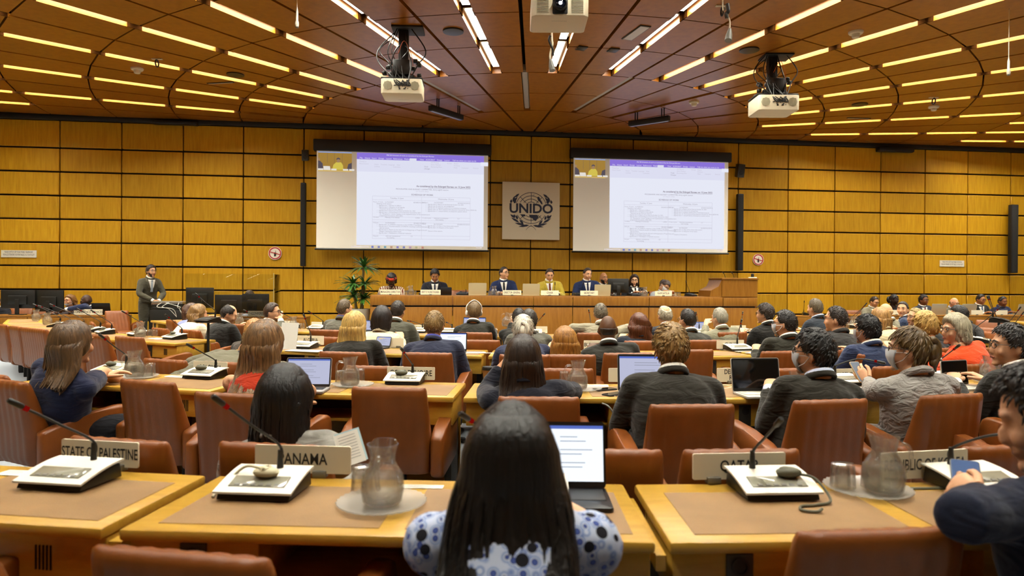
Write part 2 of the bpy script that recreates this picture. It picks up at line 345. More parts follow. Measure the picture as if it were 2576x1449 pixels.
for j in range(len(RG)-1):
    r0, r1 = RG[j]+JNT, RG[j+1]-JNT
    if j == 0: ks = [(k, k+4) for k in range(-26, 26, 4)]; zone = 'in'
    elif j < 3: ks = [(k, k+2) for k in range(-24, 24, 2)]; zone = 'mid'
    else: ks = [(k, k+1) for k in range(-24, 24)]; zone = 'out' if j < JW else 'wide'
    for k0, k1 in ks:
        w0, w1 = hw(k0, zone), hw(k1, zone)
        mid = [fan(r, (k0+k1)/2) for r in (r0, r1)] if zone != 'in' else []
        poly = [fan(r0, k0, w0), fan(r1, k0, w0)] + [fan(r1, k1, -w1), fan(r0, k1, -w1)]
        poly = poly[::-1]
        ar = sum(poly[i][0]*poly[(i+1) % 4][1]-poly[(i+1) % 4][0]*poly[i][1] for i in range(4))
        if ar < 0: poly = poly[::-1]
        for n, d in (((WN.x, WN.y), -WALL_D+.12), ((1, 0), -14.5), ((-1, 0), -17.5), ((0, 1), -4.4)):
            if poly: poly = clip(poly, n, d)
        if len(poly) < 3 or not all(-16 < p[0] < 19 for p in poly): continue
        ar = sum(poly[i][0]*poly[(i+1) % len(poly)][1]-poly[(i+1) % len(poly)][0]*poly[i][1] for i in range(len(poly)))
        if ar < .02: continue
        try: mb.prism(poly, ZC, ZC+THK)
        except Exception: pass
ceil = mb.build('ceiling', CEILW, ang=0); struct(ceil)
pl = MB().box((1.5, 7, ZC+.45), (36, 30, .05)).build('ceiling_blackout', GAP); struct(pl); pl.parent = ceil  # dark cover put in above the panels to keep world light out

# ceiling strip lamps in the slots (odd lines lit, a few inner ones off)
def reflector_lamp():                             # tube in a reflector: most of the light goes downwards
    m = emit('strip_lamp', LAMP_COL, LAMP); N = m.node_tree.nodes; L = m.node_tree.links; p = N['Principled BSDF']
    g = N.new('ShaderNodeNewGeometry'); d = N.new('ShaderNodeVectorMath'); d.operation = 'DOT_PRODUCT'; d.inputs[1].default_value = (0, 0, -1); L.new(g.outputs['Incoming'], d.inputs[0])
    mx = N.new('ShaderNodeMath'); mx.operation = 'MAXIMUM'; mx.inputs[1].default_value = 0; L.new(d.outputs['Value'], mx.inputs[0])
    pw = N.new('ShaderNodeMath'); pw.operation = 'POWER'; pw.inputs[1].default_value = 2.0; L.new(mx.outputs[0], pw.inputs[0])
    k = N.new('ShaderNodeMath'); k.operation = 'MULTIPLY_ADD'; k.inputs[1].default_value = LAMP; k.inputs[2].default_value = LAMP*.015; L.new(pw.outputs[0], k.inputs[0]); L.new(k.outputs[0], p.inputs['Emission Strength']); return m
TUBE = reflector_lamp(); OFF = mat('lamp_off_louvre', 'a39c92', .45); HOUS = mat('lamp_housing', 'b9a98a', .5)
rest = MB(); NL = 0
def lamp_geo(r0, r1, k, wd):
    a, b = Vector(fan(r0, k)+(0,)), Vector(fan(r1, k)+(0,)); m = (a+b)/2; d = b-a
    return TR((m.x, m.y, ZC), atan2(d.y, d.x)), d.length
for k in range(-23, 24):
    seg = 0
    for j in range(JW if k % 2 == 0 else {-13: 4, 17: 4, -15: JW, 19: JW}.get(k, 3), len(RG)-1):
        M, L = lamp_geo(RG[j]+.065, RG[j+1]-.065, k, .1)
        c = M.translation
        ends = [M @ Vector((s*L/2, 0, 0)) for s in (-1, 1)]
        if k % 2 == 0 and j > 11: continue
        if not all(inroom(e) and e.dot(WN) > -WALL_D+.2 for e in ends): continue
        seg += 1
        vis = False
        for e in ends+[c]:
            if e.y > 1:
                q = pix((e.x, e.y, ZC))
                if -60 < q[0] < 2636 and q[1] > -25: vis = True
        if not vis:
            if j < 12 and k % 2: rest.box((0, 0, .087), (L-.06, .1, .02), M=M, mi=0); rest.box((0, 0, .16), (L-.02, .17, .1), M=M, mi=1)
            continue
        side = 'left' if k < 0 else 'right'
        o = thing('ceiling_light', ('lit strip lamp, %s row %s of the central groove, %s out from the podium' % (ORD[(abs(k)+1)//2], side, ORD[seg])) if k % 2 else ('lit strip lamp of the outer ring, %s extra row %s of centre, %s outwards' % (ORD[abs(k)//2+1], side, ORD[seg])), 'ceiling light', M, 'lit ceiling strip lamps')
        MB().box((0, 0, .16), (L-.02, .17, .1)).build('lamp_housing', HOUS, o)
        MB().box((0, 0, .087), (L-.02, .1, .02), .006).build('lamp_tube', TUBE, o)
        for sx in (-1, 1):
            MB().prism([(-.089, .0), (-.077, .0), (-.077, .11), (.077, .11), (.077, .0), (.089, .0), (.089, .122), (-.089, .122)][::-1], -.065, .065, M=Matrix(((0, 0, 1, sx*(L/2+.035)), (1, 0, 0, 0), (0, 1, 0, 0), (0, 0, 0, 1)))).build('glow_break_cover', mat('glow_break_dark', '2a1606', 1, spec=0), o, fix=True)  # dark covers added so the glow on the slot sides breaks at each joint
        NL += 1
struct(rest.build('ceiling_light_strips', [TUBE, HOUS], ang=0))
for k, w in ((0, 'above the emblem'), (-4, 'left of the emblem'), (4, 'right of the emblem')):
    M, L = lamp_geo(RG[1]+.06, RG[3]-.05, k, .1)
    o = thing('ceiling_light', 'unlit grey ceiling lamp close to the end wall, %s' % w, 'ceiling light', M, 'unlit ceiling lamps')
    MB().box((0, 0, .1), (L, .11, .1)).build('lamp_housing', HOUS, o)
    MB().box((0, 0, .035), (L-.02, .085, .03), .006).build('louvre', OFF, o)
# ------------------------------------------------------------------ things on the end wall
def wrect(name, x0, y0, x1, y1, D, m, th=.02, parent=None, bev=0):
    s0, z1 = sz(x0, y0, D); s1, z0 = sz(x1, y1, D); M = wall_mat((s0+s1)/2, (z0+z1)/2, D)
    o = MB().box((0, 0, 0), (abs(s1-s0), abs(z1-z0), th), bev).build(name, m, None); return o, M, abs(s1-s0), abs(z1-z0)
SCR = mat('screen_canvas', 'f2ecdc', .8); SCR.node_tree.nodes['Principled BSDF'].inputs['Emission Color'].default_value = (1, .95, .78, 1); SCR.node_tree.nodes['Principled BSDF'].inputs['Emission Strength'].default_value = .14   # black level of the projector
PAGE = emit('projected_page', (.86, .88, 1.0), .92); PURP = emit('projected_ribbon', (.30, .20, .80), .85); RIBB = emit('projected_tools', (.82, .83, 1.0), .88)
TXT = emit('projected_text', (.42, .38, .47), .75); TXTL = emit('projected_light_text', (.63, .6, .74), .85); TXTW = emit('projected_white_text', (.85, .82, 1.0), .95)
VWALL = emit('projected_wood', (.52, .30, .06), .7); VYEL = emit('projected_yellow', (.80, .64, .10), .8); VDARK = emit('projected_dark', (.16, .13, .16), .6); VSKIN = emit('projected_skin', (.50, .30, .16), .7); VDESK = emit('projected_desk', (.80, .55, .16), .8)
VWHITE = emit('projected_white', (.9, .85, .78), .85)
def screen(label, x0, x1, yt, yb, casey):
    D = WALL_D-.28
    s0, zt = sz(x0, yt, D); s1, _ = sz(x1, yt, D); _, zb = sz(x0, yb, D)
    w, h = s1-s0, zt-zb; M = wall_mat((s0+s1)/2, (zt+zb)/2, D)
    o = thing('projection_screen', label, 'projection screen', M)
    MB().box((0, 0, 0), (w, h, .012)).build('canvas', SCR, o)
    _, zc = sz(x0, casey, D)
    MB().box((0, h/2+(zc-zt)/2, -.05), (w+.14, zc-zt, .2), .02).build('screen_case', BLACK, o)
    MB().tube([(-w/2-.03, -h/2, 0), (w/2+.03, -h/2, 0)], .022, 8).build('bottom_bar', BLKPL, o)
    def R(name, u0, v0, u1, v1, m, z=.010, par=o):
        return MB().box((w*((u0+u1)/2-.5), h*(.5-(v0+v1)/2), z), (w*(u1-u0), h*(v1-v0), .003)).build(name, m, par)
    def T(name, s, u, v, size, m, par, align='LEFT', z=.0145, xs=1, bold=0, line=1):
        return words(name, s, size*h, m, par, Matrix.Translation((w*(u-.5), h*(.5-v), z)), xs, align, bold, line)
    pg = R('document_window', .229, .075, .975, .955, PAGE)
    R('title_ribbon', .229, .008, .975, .075, PURP, .0105, pg); R('menu_tools', .229, .075, .975, .2, RIBB, .012, pg)
    R('open_tab', .535, .052, .575, .08, RIBB, .0135, pg); R('zoom_pill', .955, .072, 1.0, .11, PAGE, .0145, pg)
    T('menu_lettering', 'File    Home   Insert   Design   Layout   References   Mailings                View   ACROBAT   Design   Layout     Tell me what you want to do', .245, .062, .021, TXTW, pg, xs=1.0)
    T('title_lettering', 'PBC38 Schedule of work as considered by the Enlarged Bureau', .40, .027, .019, TXTW, pg)
    T('tool_lettering', 'Spelling & Grammar\nThesaurus\nWord Count', .242, .098, .018, TXTL, pg, line=1.25)
    T('tool_lettering', 'Smart    Translate  Language    New\nLookup                           Comment', .33, .135, .018, TXTL, pg, line=1.2)
    T('tool_lettering', 'Track\nChanges', .62, .145, .018, TXT, pg, line=1.2); T('tool_lettering', 'All Markup\nShow Markup\nReviewing Pane', .66, .112, .018, TXTL, pg, line=1.25)
    T('tool_lettering', 'Accept    Reject\n              Previous\n              Next         Compare          Restrict', .755, .115, .018, TXTL, pg, line=1.2)
    T('document_lettering', 'As considered by the Enlarged Bureau on 13 June 2022', .895, .338, .025, TXT, pg, 'RIGHT', bold=.002)
    R('underline', .645, .3525, .895, .355, TXT, .0145, pg)
    T('document_lettering', 'PROGRAMME AND BUDGET COMMITTEE, thirty-eighth session', .61, .372, .02, TXT, pg, 'CENTER'); T('document_lettering', '(21-22 June 2022)', .61, .392, .018, TXTL, pg, 'CENTER')
    T('document_lettering', 'SCHEDULE OF WORK', .61, .428, .023, TXT, pg, 'CENTER', bold=.001)
    for v in (.448, .487, .66, .692, .715, .85, .885): R('table_rule', .32, v, .895, v+.002, TXTL, .0135, pg)
    for u in (.32, .606, .894): R('table_rule', u, .448, u+.001, .885, TXTL, .0135, pg)
    T('table_lettering', 'Tuesday, 21 June', .462, .468, .02, TXT, pg, 'CENTER'); T('table_lettering', 'Wednesday, 22 June', .75, .468, .02, TXT, pg, 'CENTER')
    T('table_lettering', '9 a.m.-12 noon   1st PLENARY                                            BOARD ROOM D\n       Opening of the session\n        \u2022   Agenda item 1. Election of officers\n        \u2022   Agenda item 2. Adoption of the agenda\n              Statement by the Director General\n        \u2022   Agenda item 4. Report of the External Auditor for 2021\n        \u2022   Agenda item 3. Annual Report of the Director General for 2021\n              (a)  Managing for results: Update on the implementation of the medium-term\n              programme framework, 2022-2025\n12 noon              Meeting of the Bureau                                   C0435', .325, .588, .0165, TXT, pg, line=1.06)
    T('table_lettering', '9-11 a.m.             3rd PLENARY                                 BOARD ROOM D\n        \u2022   Agenda item 4. Report of the External Auditor for 2021\n        \u2022   Agenda item 8. Internal risk management\n        \u2022   Agenda item 9. Updated medium-term investment proposal\n        \u2022   Agenda item 10. Third Industrial Development Decade for Africa (IDDA III)\n        \u2022   Agenda item 11. United Nations development system reform', .61, .55, .0165, TXT, pg, line=1.06)
    T('table_lettering', '11 a.m.-2 p.m.      Informal consultations                     C3\n                              2nd meeting', .61, .675, .0165, TXT, pg)
    T('table_lettering', '3-5 p.m.               2nd PLENARY                                          BOARD ROOM D\n        \u2022   Agenda item 12. UNIDO\u2019s response to the COVID-19 pandemic\n        \u2022   Agenda item 5. Financial situation of UNIDO, including unutilized balances of\n              appropriations\n        \u2022   Agenda item 6. Report by the informal working group on Programme and\n              Budget Committee-related issues\n        \u2022   Agenda item 7. Mobilization of financial resources\n', .325, .785, .0165, TXT, pg, line=1.06)
    T('table_lettering', '5-6 p.m.                Informal consultations                       C3\n                              1st meeting', .325, .868, .0165, TXT, pg)
    T('table_lettering', '3 p.m.                 4th PLENARY                                 BOARD ROOM D\n        \u2022   Agenda item 13. Date of the thirty-ninth session\n        \u2022   Agenda item 14. Adoption of the report\n\n             Closure of the session', .61, .765, .0165, TXT, pg, line=1.1)
    # camera picture, top left, and the task bar
    vd = R('video_picture', .008, .018, .2, .208, VWALL)
    R('picture_edge', .008, .010, .2, .018, emit('projected_blue', (.3, .45, .9), .8), .0105, vd); R('pictured_desk', .008, .195, .2, .208, VDESK, .0115, vd)
    for u in (.06, .10, .145): R('pictured_joint', u, .02, u+.001, .12, VDARK, .0115, vd)
    def blob(name, poly, m, z):
        return MB().prism([(w*(u-.5), h*(.5-v)) for u, v in poly][::-1], z, z+.002).build(name, m, vd, fix=True)
    blob('pictured_jacket', [(.088, .19), (.095, .14), (.11, .115), (.125, .11), (.14, .115), (.15, .145), (.152, .19)], VYEL, .0125)
    blob('pictured_head', [(.116, .115), (.113, .09), (.118, .075), (.128, .075), (.133, .09), (.13, .115)], VSKIN, .0135); blob('pictured_hair', [(.112, .09), (.113, .075), (.123, .065), (.134, .075), (.134, .088), (.123, .08)], VDARK, .0155)
    blob('pictured_jacket', [(.008, .195), (.008, .1), (.02, .105), (.034, .13), (.037, .195)], VDARK, .0125); blob('pictured_head', [(.008, .1), (.008, .075), (.016, .072), (.02, .085), (.016, .102)], VSKIN, .0135)
    blob('pictured_jacket', [(.172, .19), (.18, .13), (.2, .115), (.2, .19)], VDARK, .0125)
    blob('pictured_laptop', [(.04, .195), (.038, .155), (.075, .155), (.08, .195)], VWHITE, .0135)
    for u in (.008, .083, .15, .185): R('pictured_plate', u, .18, u+.03, .197, VWHITE, .0145, vd)
    tb = T('task_bar_lettering', 'A.ZAMAM (screen)', .3, .972, .022, TXTW, o, 'RIGHT', .0085)
    for i, c in enumerate(((.3, .35, .9), (.35, .4, .8), (.3, .6, .75), (.8, .5, .35), (.4, .35, .85), (.35, .4, .8), (.75, .5, .7), (.75, .7, .4), (.85, .4, .3))):
        u = .315+i*.0365; R('task_icon', u, .963, u+.013, .983, emit('icon%d' % i, c, .62), .0095, o)
    T('task_bar_lettering', '9:21 AM', .967, .968, .018, TXTW, o, 'RIGHT', .0085)
    return o
screen('large white projection screen left of the emblem, showing a document', 797, 1228, 379, 626, 350)
screen('large white projection screen right of the emblem, showing a document', 1443, 1832, 397, 633, 372)
# emblem board
D = WALL_D-.10; s0, z1 = sz(1264, 457, D); s1, z0 = sz(1407, 604, D); w = s1-s0; h = z1-z0
em = thing('emblem_board', 'square off-white board with the dark blue UNIDO emblem between the screens', 'sign', wall_mat((s0+s1)/2, (z0+z1)/2, D))
MB().box((0, 0, 0), (w, h, .03), .004).build('board', mat('emblem_board', 'f0e6cc', .7), em)
NAVY = mat('emblem_blue', '262c44', .6)
mb = MB(); u = w/1165
def ep(x, y): return ((x-767)*u, (720-y)*u*h/w*1.0)
def arc2(r, a0, a1, wd=11, c=(767, 662), clipy=None):
    for i in range(40):
        a, b = radians(a0+(a1-a0)*i/40), radians(a0+(a1-a0)*(i+1)/40)
        q = [(c[0]+rr*cos(t), c[1]-rr*sin(t)) for rr, t in ((r-wd/2, a), (r+wd/2, a), (r+wd/2, b), (r-wd/2, b))]
        if all(y < 572 or y > 795 for _, y in q): mb.prism([ep(*p) for p in q], .015, .019)
for r in (315, 248, 184, 122): arc2(r, 0, 360)
for a in (90, 45, 135, 225, 270, 315):
    ca, sa = cos(radians(a)), sin(radians(a))
    for i in range(20):
        p, q = 122+193*i/20, 122+193*(i+1)/20
        qq = [(767+t*ca-5*e*sa, 662-t*sa-5*e*ca) for t, e in ((p, -1), (q, -1), (q, 1), (p, 1))]
        if all(y < 572 or y > 795 for _, y in qq): mb.prism([ep(*t) for t in qq], .015, .019)
def poly(pts): mb.prism([ep(*p) for p in pts], .015, .020)
poly([(885, 440), (925, 425), (950, 480), (985, 530), (1000, 580), (975, 580), (940, 530), (905, 500)]); poly([(790, 400), (835, 388), (830, 400), (795, 405)])
poly([(725, 797), (890, 797), (915, 830), (905, 870), (860, 925), (820, 905), (790, 865), (740, 850)]); poly([(540, 792), (640, 792), (655, 825), (600, 840), (575, 820)])
def leaf(a, b, wd=22):
    a, b = Vector(a+(0,)), Vector(b+(0,)); d = (b-a); n = Vector((-d.y, d.x, 0)).normalized()
    poly([tuple((a+d*t+n*wd*e)[:2]) for t, e in ((0, 0), (.25, .9), (.55, 1), (1, 0), (.6, -.8), (.25, -.7))])
for sgn in (-1, 1):
    X = lambda x: 767+sgn*(767-x)*-1 if sgn > 0 else x
    X = (lambda x: x) if sgn < 0 else (lambda x: 1534-x)
    for a, b in (((430, 450), (525, 372)), ((395, 540), (430, 420)), ((400, 545), (490, 440)), ((352, 568), (368, 490)), ((415, 570), (460, 510)), ((435, 870), (345, 795)), ((432, 870), (420, 792)), ((525, 960), (360, 860)), ((490, 900), (460, 810)), ((640, 1010), (435, 970)), ((610, 990), (530, 900)), ((730, 1010), (510, 1045))):
        leaf((X(a[0]), a[1]), (X(b[0]), b[1]), 24)
    for i in range(10):
        t0, t1 = i/10, (i+1)/10; f = lambda t: (X(780-110*t), 1010+85*t*t+5)
        p, q = f(t0), f(t1); mb.prism([ep(*v) for v in ((p[0], p[1]), (q[0], q[1]), (q[0]+sgn*6, q[1]+16), (p[0]+sgn*6, p[1]+16))], .015, .019)
mb.build('wreath_and_globe', NAVY, em, ang=0, fix=True)
words('lettering', 'UNIDO', 262*u, NAVY, em, Matrix.Translation((0, (720-680)*u, .02)), 1.03, 'CENTER', .008)
# wall notices
def sign(name, label, cat, x0, y0, x1, y1, D): s0, z1 = sz(x0, y0, D); s1, z0 = sz(x1, y1, D); return thing(name, label, cat, wall_mat((s0+s1)/2, (z0+z1)/2, D)), s1-s0, z1-z0
for x0, y0, x1, y1, lb in ((3, 629, 92, 648, 'white wall notice about mobile telephones, above the secretariat desk with two monitors'), (2364, 655, 2425, 671, 'white wall notice about mobile telephones, above the row of people facing the hall')):
    o, w, h = sign('wall_notice', lb, 'sign', x0, y0, x1, y1, WALL_D-.035); MB().box((0, 0, 0), (w, h, .012)).build('notice_plate', mat('notice_white', 'e2dcc8', .6), o)
    words('lettering', 'PLEASE SWITCH OFF YOUR MOBILE TELEPHONE!\nVEUILLEZ ETEINDRE VOS PORTABLES, S\u2019IL VOUS PLAIT!', h*.36, INK, o, Matrix.Translation((0, h*.05, .008)), w/(h*.36*27.5), line=1.05)
for x, y, r, lb in ((692, 637, 16.5, 'round red no mobile phones sign near the plant side of the wall'), (1907, 653, 14.5, 'round red no mobile phones sign above the lectern')):
    o, w, h = sign('no_phone_sign', lb, 'sign', x-r, y-r, x+r, y+r, WALL_D-.035); R = h/2
    MB().lathe([(0, 0), (R, 0), (R, .012), (0, .012)], 40).build('sign_disc', mat('sign_white', 'e8e0d0', .6), o)
    RD = mat('sign_red', 'b8161c', .5); mb = MB(); ri, ro = R*.76, R*.92
    rings = [[(q*cos(2*pi*i/40), q*sin(2*pi*i/40), z) for i in range(40)] for q, z in ((ri, .012), (ri, .016), (ro, .016), (ro, .012))]
    mb.loft(rings, cap=False); mb.box((0, 0, .0175), (R*1.6, R*.12, .004), M=Matrix.Rotation(radians(-16), 4, 'Z')); mb.build('red_ring', RD, o)
    MB().box((0, -R*.18, .014), (R*.28, R*.62, .004), R*.05).box((R*.08, R*.25, .014), (R*.06, R*.3, .004)).build('phone_symbol', INK, o)
# loudspeakers, lamps boxes
for x0, y0, x1, y1, lb in ((757, 460, 769, 670, 'tall black line loudspeaker on the wall left of the left screen'), (1854, 488, 1867, 681, 'tall black line loudspeaker on the wall right of the right screen'), (2541, 515, 2556, 687, 'tall black line loudspeaker at the far right of the wall')):
    o, w, h = sign('line_loudspeaker', lb, 'loudspeaker', x0, y0, x1, y1, WALL_D-.17); MB().box((0, 0, 0), (w, h, .12), .015).build('loudspeaker_body', BLACK, o); MB().box((0, 0, .062), (w*.8, h*.97, .006), .002).build('grille', mat('speaker_grille', '15130f', .8, bump=.5, bscale=900), o)
    MB().box((0, 0, -.07), (w*.6, h*.06, .05)).build('bracket', BLACK, o)
for x0, y0, x1, y1, lb in ((760, 377, 776, 404, 'small black loudspeaker under the top of the wall, left of the left screen'), (1853, 413, 1870, 446, 'small black loudspeaker on the wall, right of the right screen')):
    o, w, h = sign('wall_loudspeaker', lb, 'loudspeaker', x0, y0, x1, y1, WALL_D-.17); MB().box((0, 0, 0), (w, h, .16), .012, M=Matrix.Rotation(.25, 4, 'X')).build('loudspeaker_body', BLKPL, o)
    MB().tube([(0, 0, 0), (0, 0, -.14)], .02).build('bracket', BLACK, o); MB().lathe([(0, 0), (w*.32, 0), (w*.3, .008), (0, .004)], 20, M=Matrix.Rotation(.25, 4, 'X') @ Matrix.Translation((0, -h*.15, .08))).build('speaker_cone', BLACK, o)
for x0, y0, x1, y1, lb in ((385, 304, 497, 316, 'long black box at the top of the wall over the standing man'), (2208, 371, 2295, 384, 'long black box at the top of the wall on the right side')):
    o, w, h = sign('blind_box', lb, 'wall box', x0, y0, x1, y1, WALL_D-.13); MB().box((0, 0, 0), (w, h, .18), .02).build('box_body', BLACK, o); MB().box((0, -h/2-.004, .03), (w*.94, .012, .06)).build('box_slot', BLKPL, o)

# ------------------------------------------------------------------ things on the ceiling
def ceilp(px, py): return atz(px, py, ZC)
def projector(label, px, py, Y, yaw, wpx, mount, mpx=None):
    P = aty(px, py, Y); w = wpx*Y/F_PX; d = w*.86; h = w*.37
    o = thing('projector', label, 'projector', TR(P, yaw))       # local +Y = lens side
    MB().prism([(-w/2, -d/2+.02), (-w/2+.03, -d/2), (w/2-.03, -d/2), (w/2, -d/2+.02), (w/2, d/2-.04), (w/2-.04, d/2), (-w/2+.04, d/2), (-w/2, d/2-.04)], -h/2, h/2, .012).build('casing', CREAM, o)
    VG = mat('vent_grey', 'a9a184', .6); DK = mat('connector_dark', '3a372e', .5)
    mb = MB()
    for s in (-1, 1):
        mb.lathe([(0, 0), (h*.30, 0), (h*.30, .006), (0, .006)], 8, M=Matrix.Translation((s*w*.33, -d/2, h*.02)) @ Matrix.Rotation(pi/2, 4, 'X'))
        for i in range(5): mb.box((s*w*.33+(i-2)*h*.1, -d/2-.008, h*.02), (h*.02, .008, h*.5))
    mb.build('rear_vents', VG, o)
    mb = MB(); R = random.Random(3)
    for i in range(22): mb.box((R.uniform(-.14, .2)*w, -d/2-.003, R.uniform(-.22, .3)*h), (R.uniform(.015, .04)*w, .01, R.uniform(.03, .09)*h))
    mb.build('connectors', DK, o)
    mb = MB()
    for s in (-1, 1):
        for i in range(12): mb.box((s*w*.3, d/2+.002, -h*.36+i*h*.062), (w*.2, .006, h*.028))
    mb.build('front_grille', VG, o)
    MB().box((0, d/2-.005, 0), (w*.27, .03, h*.9), .02).build('lens_recess', BLACK, o)
    L = MB(); RM = Matrix.Translation((0, d/2+.008, 0)) @ Matrix.Rotation(-pi/2, 4, 'X')
    L.lathe([(0, 0), (h*.34, 0), (h*.34, .035), (h*.27, .04), (h*.24, .022), (0, .02)], 24, M=RM).build('lens_barrel', BLKPL, o)
    MB().lathe([(0, .021), (h*.24, .0215), (h*.2, .03), (0, .036)], 24, M=RM).build('lens', mat('lens_glass', '11182a', .05, spec=.9), o)
    MB().lathe([(0, .0365), (h*.09, .0365), (0, .039)], 16, M=RM).build('lens_light', emit('lens_glow', (.95, .95, 1.0), 3), o)
    words('lettering', 'Mediasystem', h*.14, VG, o, Matrix.Translation((0, d*.2, -h/2-.001)) @ Matrix.Rotation(pi, 4, 'Y') @ Matrix.Rotation(pi, 4, 'Z'), 1)
    if mount:
        top = ZC - P.z
        mb = MB(); mb.box((0, 0, h/2+.02), (w*1.02, d*.8, .025), .006)
        mb.box((0, 0, h/2+.05), (w*.6, d*.5, .05), .01); mb.build('cradle', BLACK, o)
        MB().box((-w*.02, -.12, h/2+.17), (w*.42, .1, .2), .012).build('control_box', BLKPL, o)
        MB().box((0, .05, (h/2+.08+top)/2), (.13, .12, top-h/2-.08), .01).build('mount_column', BLACK, o)
        MB().box((.06, .05, top-.012), (.42, .34, .024), .004).build('ceiling_plate', BLACK, o)
        mb = MB(); R = random.Random(5)
        for i in range(9):
            x0 = R.uniform(-.2, .2); mb.tube(smooth([(x0*.6, -.04, h/2+.75*R.uniform(.6, 1)), (x0*1.6, -.12, h/2+.4), (x0*1.3+R.uniform(-.1, .1), -.16, h/2+.2), (R.uniform(-.1, .1), -d/2, h*.3), (R.uniform(-.1, .15), -d/2-.01, 0)], 5), .006+.004*R.random(), 6)
        for i in range(14): mb.box((R.uniform(-.24, .24), R.uniform(-.1, .12), h/2+R.uniform(.06, .28)), (.06, .07, .05), .012)
        mb.build('cables', BLKPL, o)
        MB().tube(smooth([(-.05, -.15, h/2+.35), (.03, -.2, h/2+.5), (.12, -.16, h/2+.34), (.14, -.1, h/2+.2)], 5), .004, 6).build('orange_cable', mat('orange_cable', 'c2561c', .5), o)
    return o
projector('white projector hanging from a black mount in front of the left screen', 1014, 228, 9.4, .05, 100, True)
projector('white projector hanging from a black mount on the right side of the hall', 1944, 268, 10.4, 0.0, 100, True)
o = projector('white projector seen from its lens side at the top middle', 1405, 36, 6.6, pi, 140, False)
z0 = ZC - o.location.z
MB().box((0, 0, z0/2+.08), (.1, .1, z0-.16), .01).build('mount_column', BLACK, o)
# cable under the middle projector
def cable(name, label, pts, r, m, cat='cable'): o = MB().tube(smooth(pts, 6), r, 8).build(name, m); return tag(o, label, cat)
P = lambda px, py, Y: aty(px, py, Y)
mc = thing('hanging_microphone', 'beige cable with a dark plug hanging below the middle projector', 'microphone', TR(P(1388, 80, 7.2)))
def rel(o, pts): t = o.location.copy(); return [Vector(p)-t for p in pts]
MB().tube(smooth(rel(mc, [(P(1388, 78, 7.2).x, 7.2, ZC), P(1388, 80, 7.2), P(1390, 110, 7.2), P(1384, 140, 7.2), P(1388, 172, 7.2)]), 6), .011, 8).build('cable_run', CREAM, mc)
MB().tube(smooth(rel(mc, [P(1384, 90, 7.19), P(1381, 100, 7.19), P(1385, 112, 7.19), P(1391, 125, 7.19), P(1391, 140, 7.19)]), 5), .012, 8).build('black_cable', BLKPL, mc)
MB().tube(rel(mc, [P(1385, 150, 7.19), P(1387, 165, 7.18), P(1390, 178, 7.17)]), [.015, .028, .033], 10).build('plug', GREY, mc)
hm = thing('hanging_microphone', 'grey microphone hanging on a cable, right of the middle projector', 'microphone', TR(P(1830, 20, 6.6)))
MB().tube(smooth(rel(hm, [(P(1820, 12, 6.6).x, 6.6, ZC), P(1818, 14, 6.6), P(1829, 12, 6.6), P(1831, 40, 6.6), P(1836, 55, 6.6), P(1834, 85, 6.6)]), 6), .008, 8).build('cable_run', CREAM, hm)
MB().tube(smooth(rel(hm, [P(1830, 10, 6.59), P(1832, 28, 6.58), P(1827, 35, 6.58), P(1829, 46, 6.58)]), 5), .018, 8).build('black_cable', BLKPL, hm)
MB().tube(rel(hm, [P(1836, 72, 6.59), P(1834, 88, 6.58), P(1832, 102, 6.56)]), [.014, .03, .034], 10).build('plug', GREY, hm)
for px, yt, yb, Y, lb in ((747, 12, 68, 8.2, 'slim white microphone hanging from the ceiling on the left'), (2537, 140, 188, 8.6, 'slim white microphone hanging from the ceiling at the far right')):
    A, B = P(px, yt, Y), P(px, yb, Y); o = thing('ceiling_microphone', lb, 'microphone', TR(B)); t = A.z-B.z
    MB().tube([(0, 0, ZC-B.z), (0, 0, t*.6)], .004, 6).build('cable_run', CREAM, o); MB().lathe([(0, .0), (.018, .005), (.024, .03), (.02, .06), (.014, .075), (.014, t*.7), (.005, t*.9), (0, t)], 14).build('microphone_body', mat('mic_white', 'c9c2ae', .4), o)
    MB().lathe([(0, -.012), (.014, -.010), (.02, .0), (.018, .008), (0, .008)], 14).build('microphone_head', GREY, o)
for px, py, lb in ((345, 172, 'white smoke detector on the left part of the ceiling'), (2153, 80, 'white smoke detector right of the hanging microphone cable'), (1746, 256, 'white smoke detector above the right screen'), (2349, 268, 'white smoke detector low on the right part of the ceiling')):
    o = thing('smoke_detector', lb, 'smoke detector', TR(ceilp(px, py))); MB().lathe([(0, -.03), (.085, -.03), (.095, -.015), (.095, 0), (0, 0)], 24).build('detector_base', CREAM, o); MB().lathe([(0, -.085), (.04, -.082), (.05, -.07), (.05, -.03), (0, -.03)], 20).build('sensor_head', CREAM, o)
for px, py, lb in ((1140, 78, 'round black loudspeaker in the ceiling right of the left projector'), (592, 187, 'round dark loudspeaker in the left part of the ceiling'), (1885, 125, 'round dark loudspeaker in the ceiling above the right projector'), (2163, 262, 'round dark loudspeaker low on the right part of the ceiling')):
    o = thing('ceiling_loudspeaker', lb, 'loudspeaker', TR(ceilp(px, py)-Vector((0, 0, .005)))); MB().lathe([(0, -.012), (.125, -.012), (.125, 0), (0, 0)], 30).build('grille', mat('speaker_grille', '15130f', .8), o); MB().lathe([(.125, -.014), (.14, -.012), (.14, .004), (.125, .004)], 30).build('trim_ring', BLKPL, o)
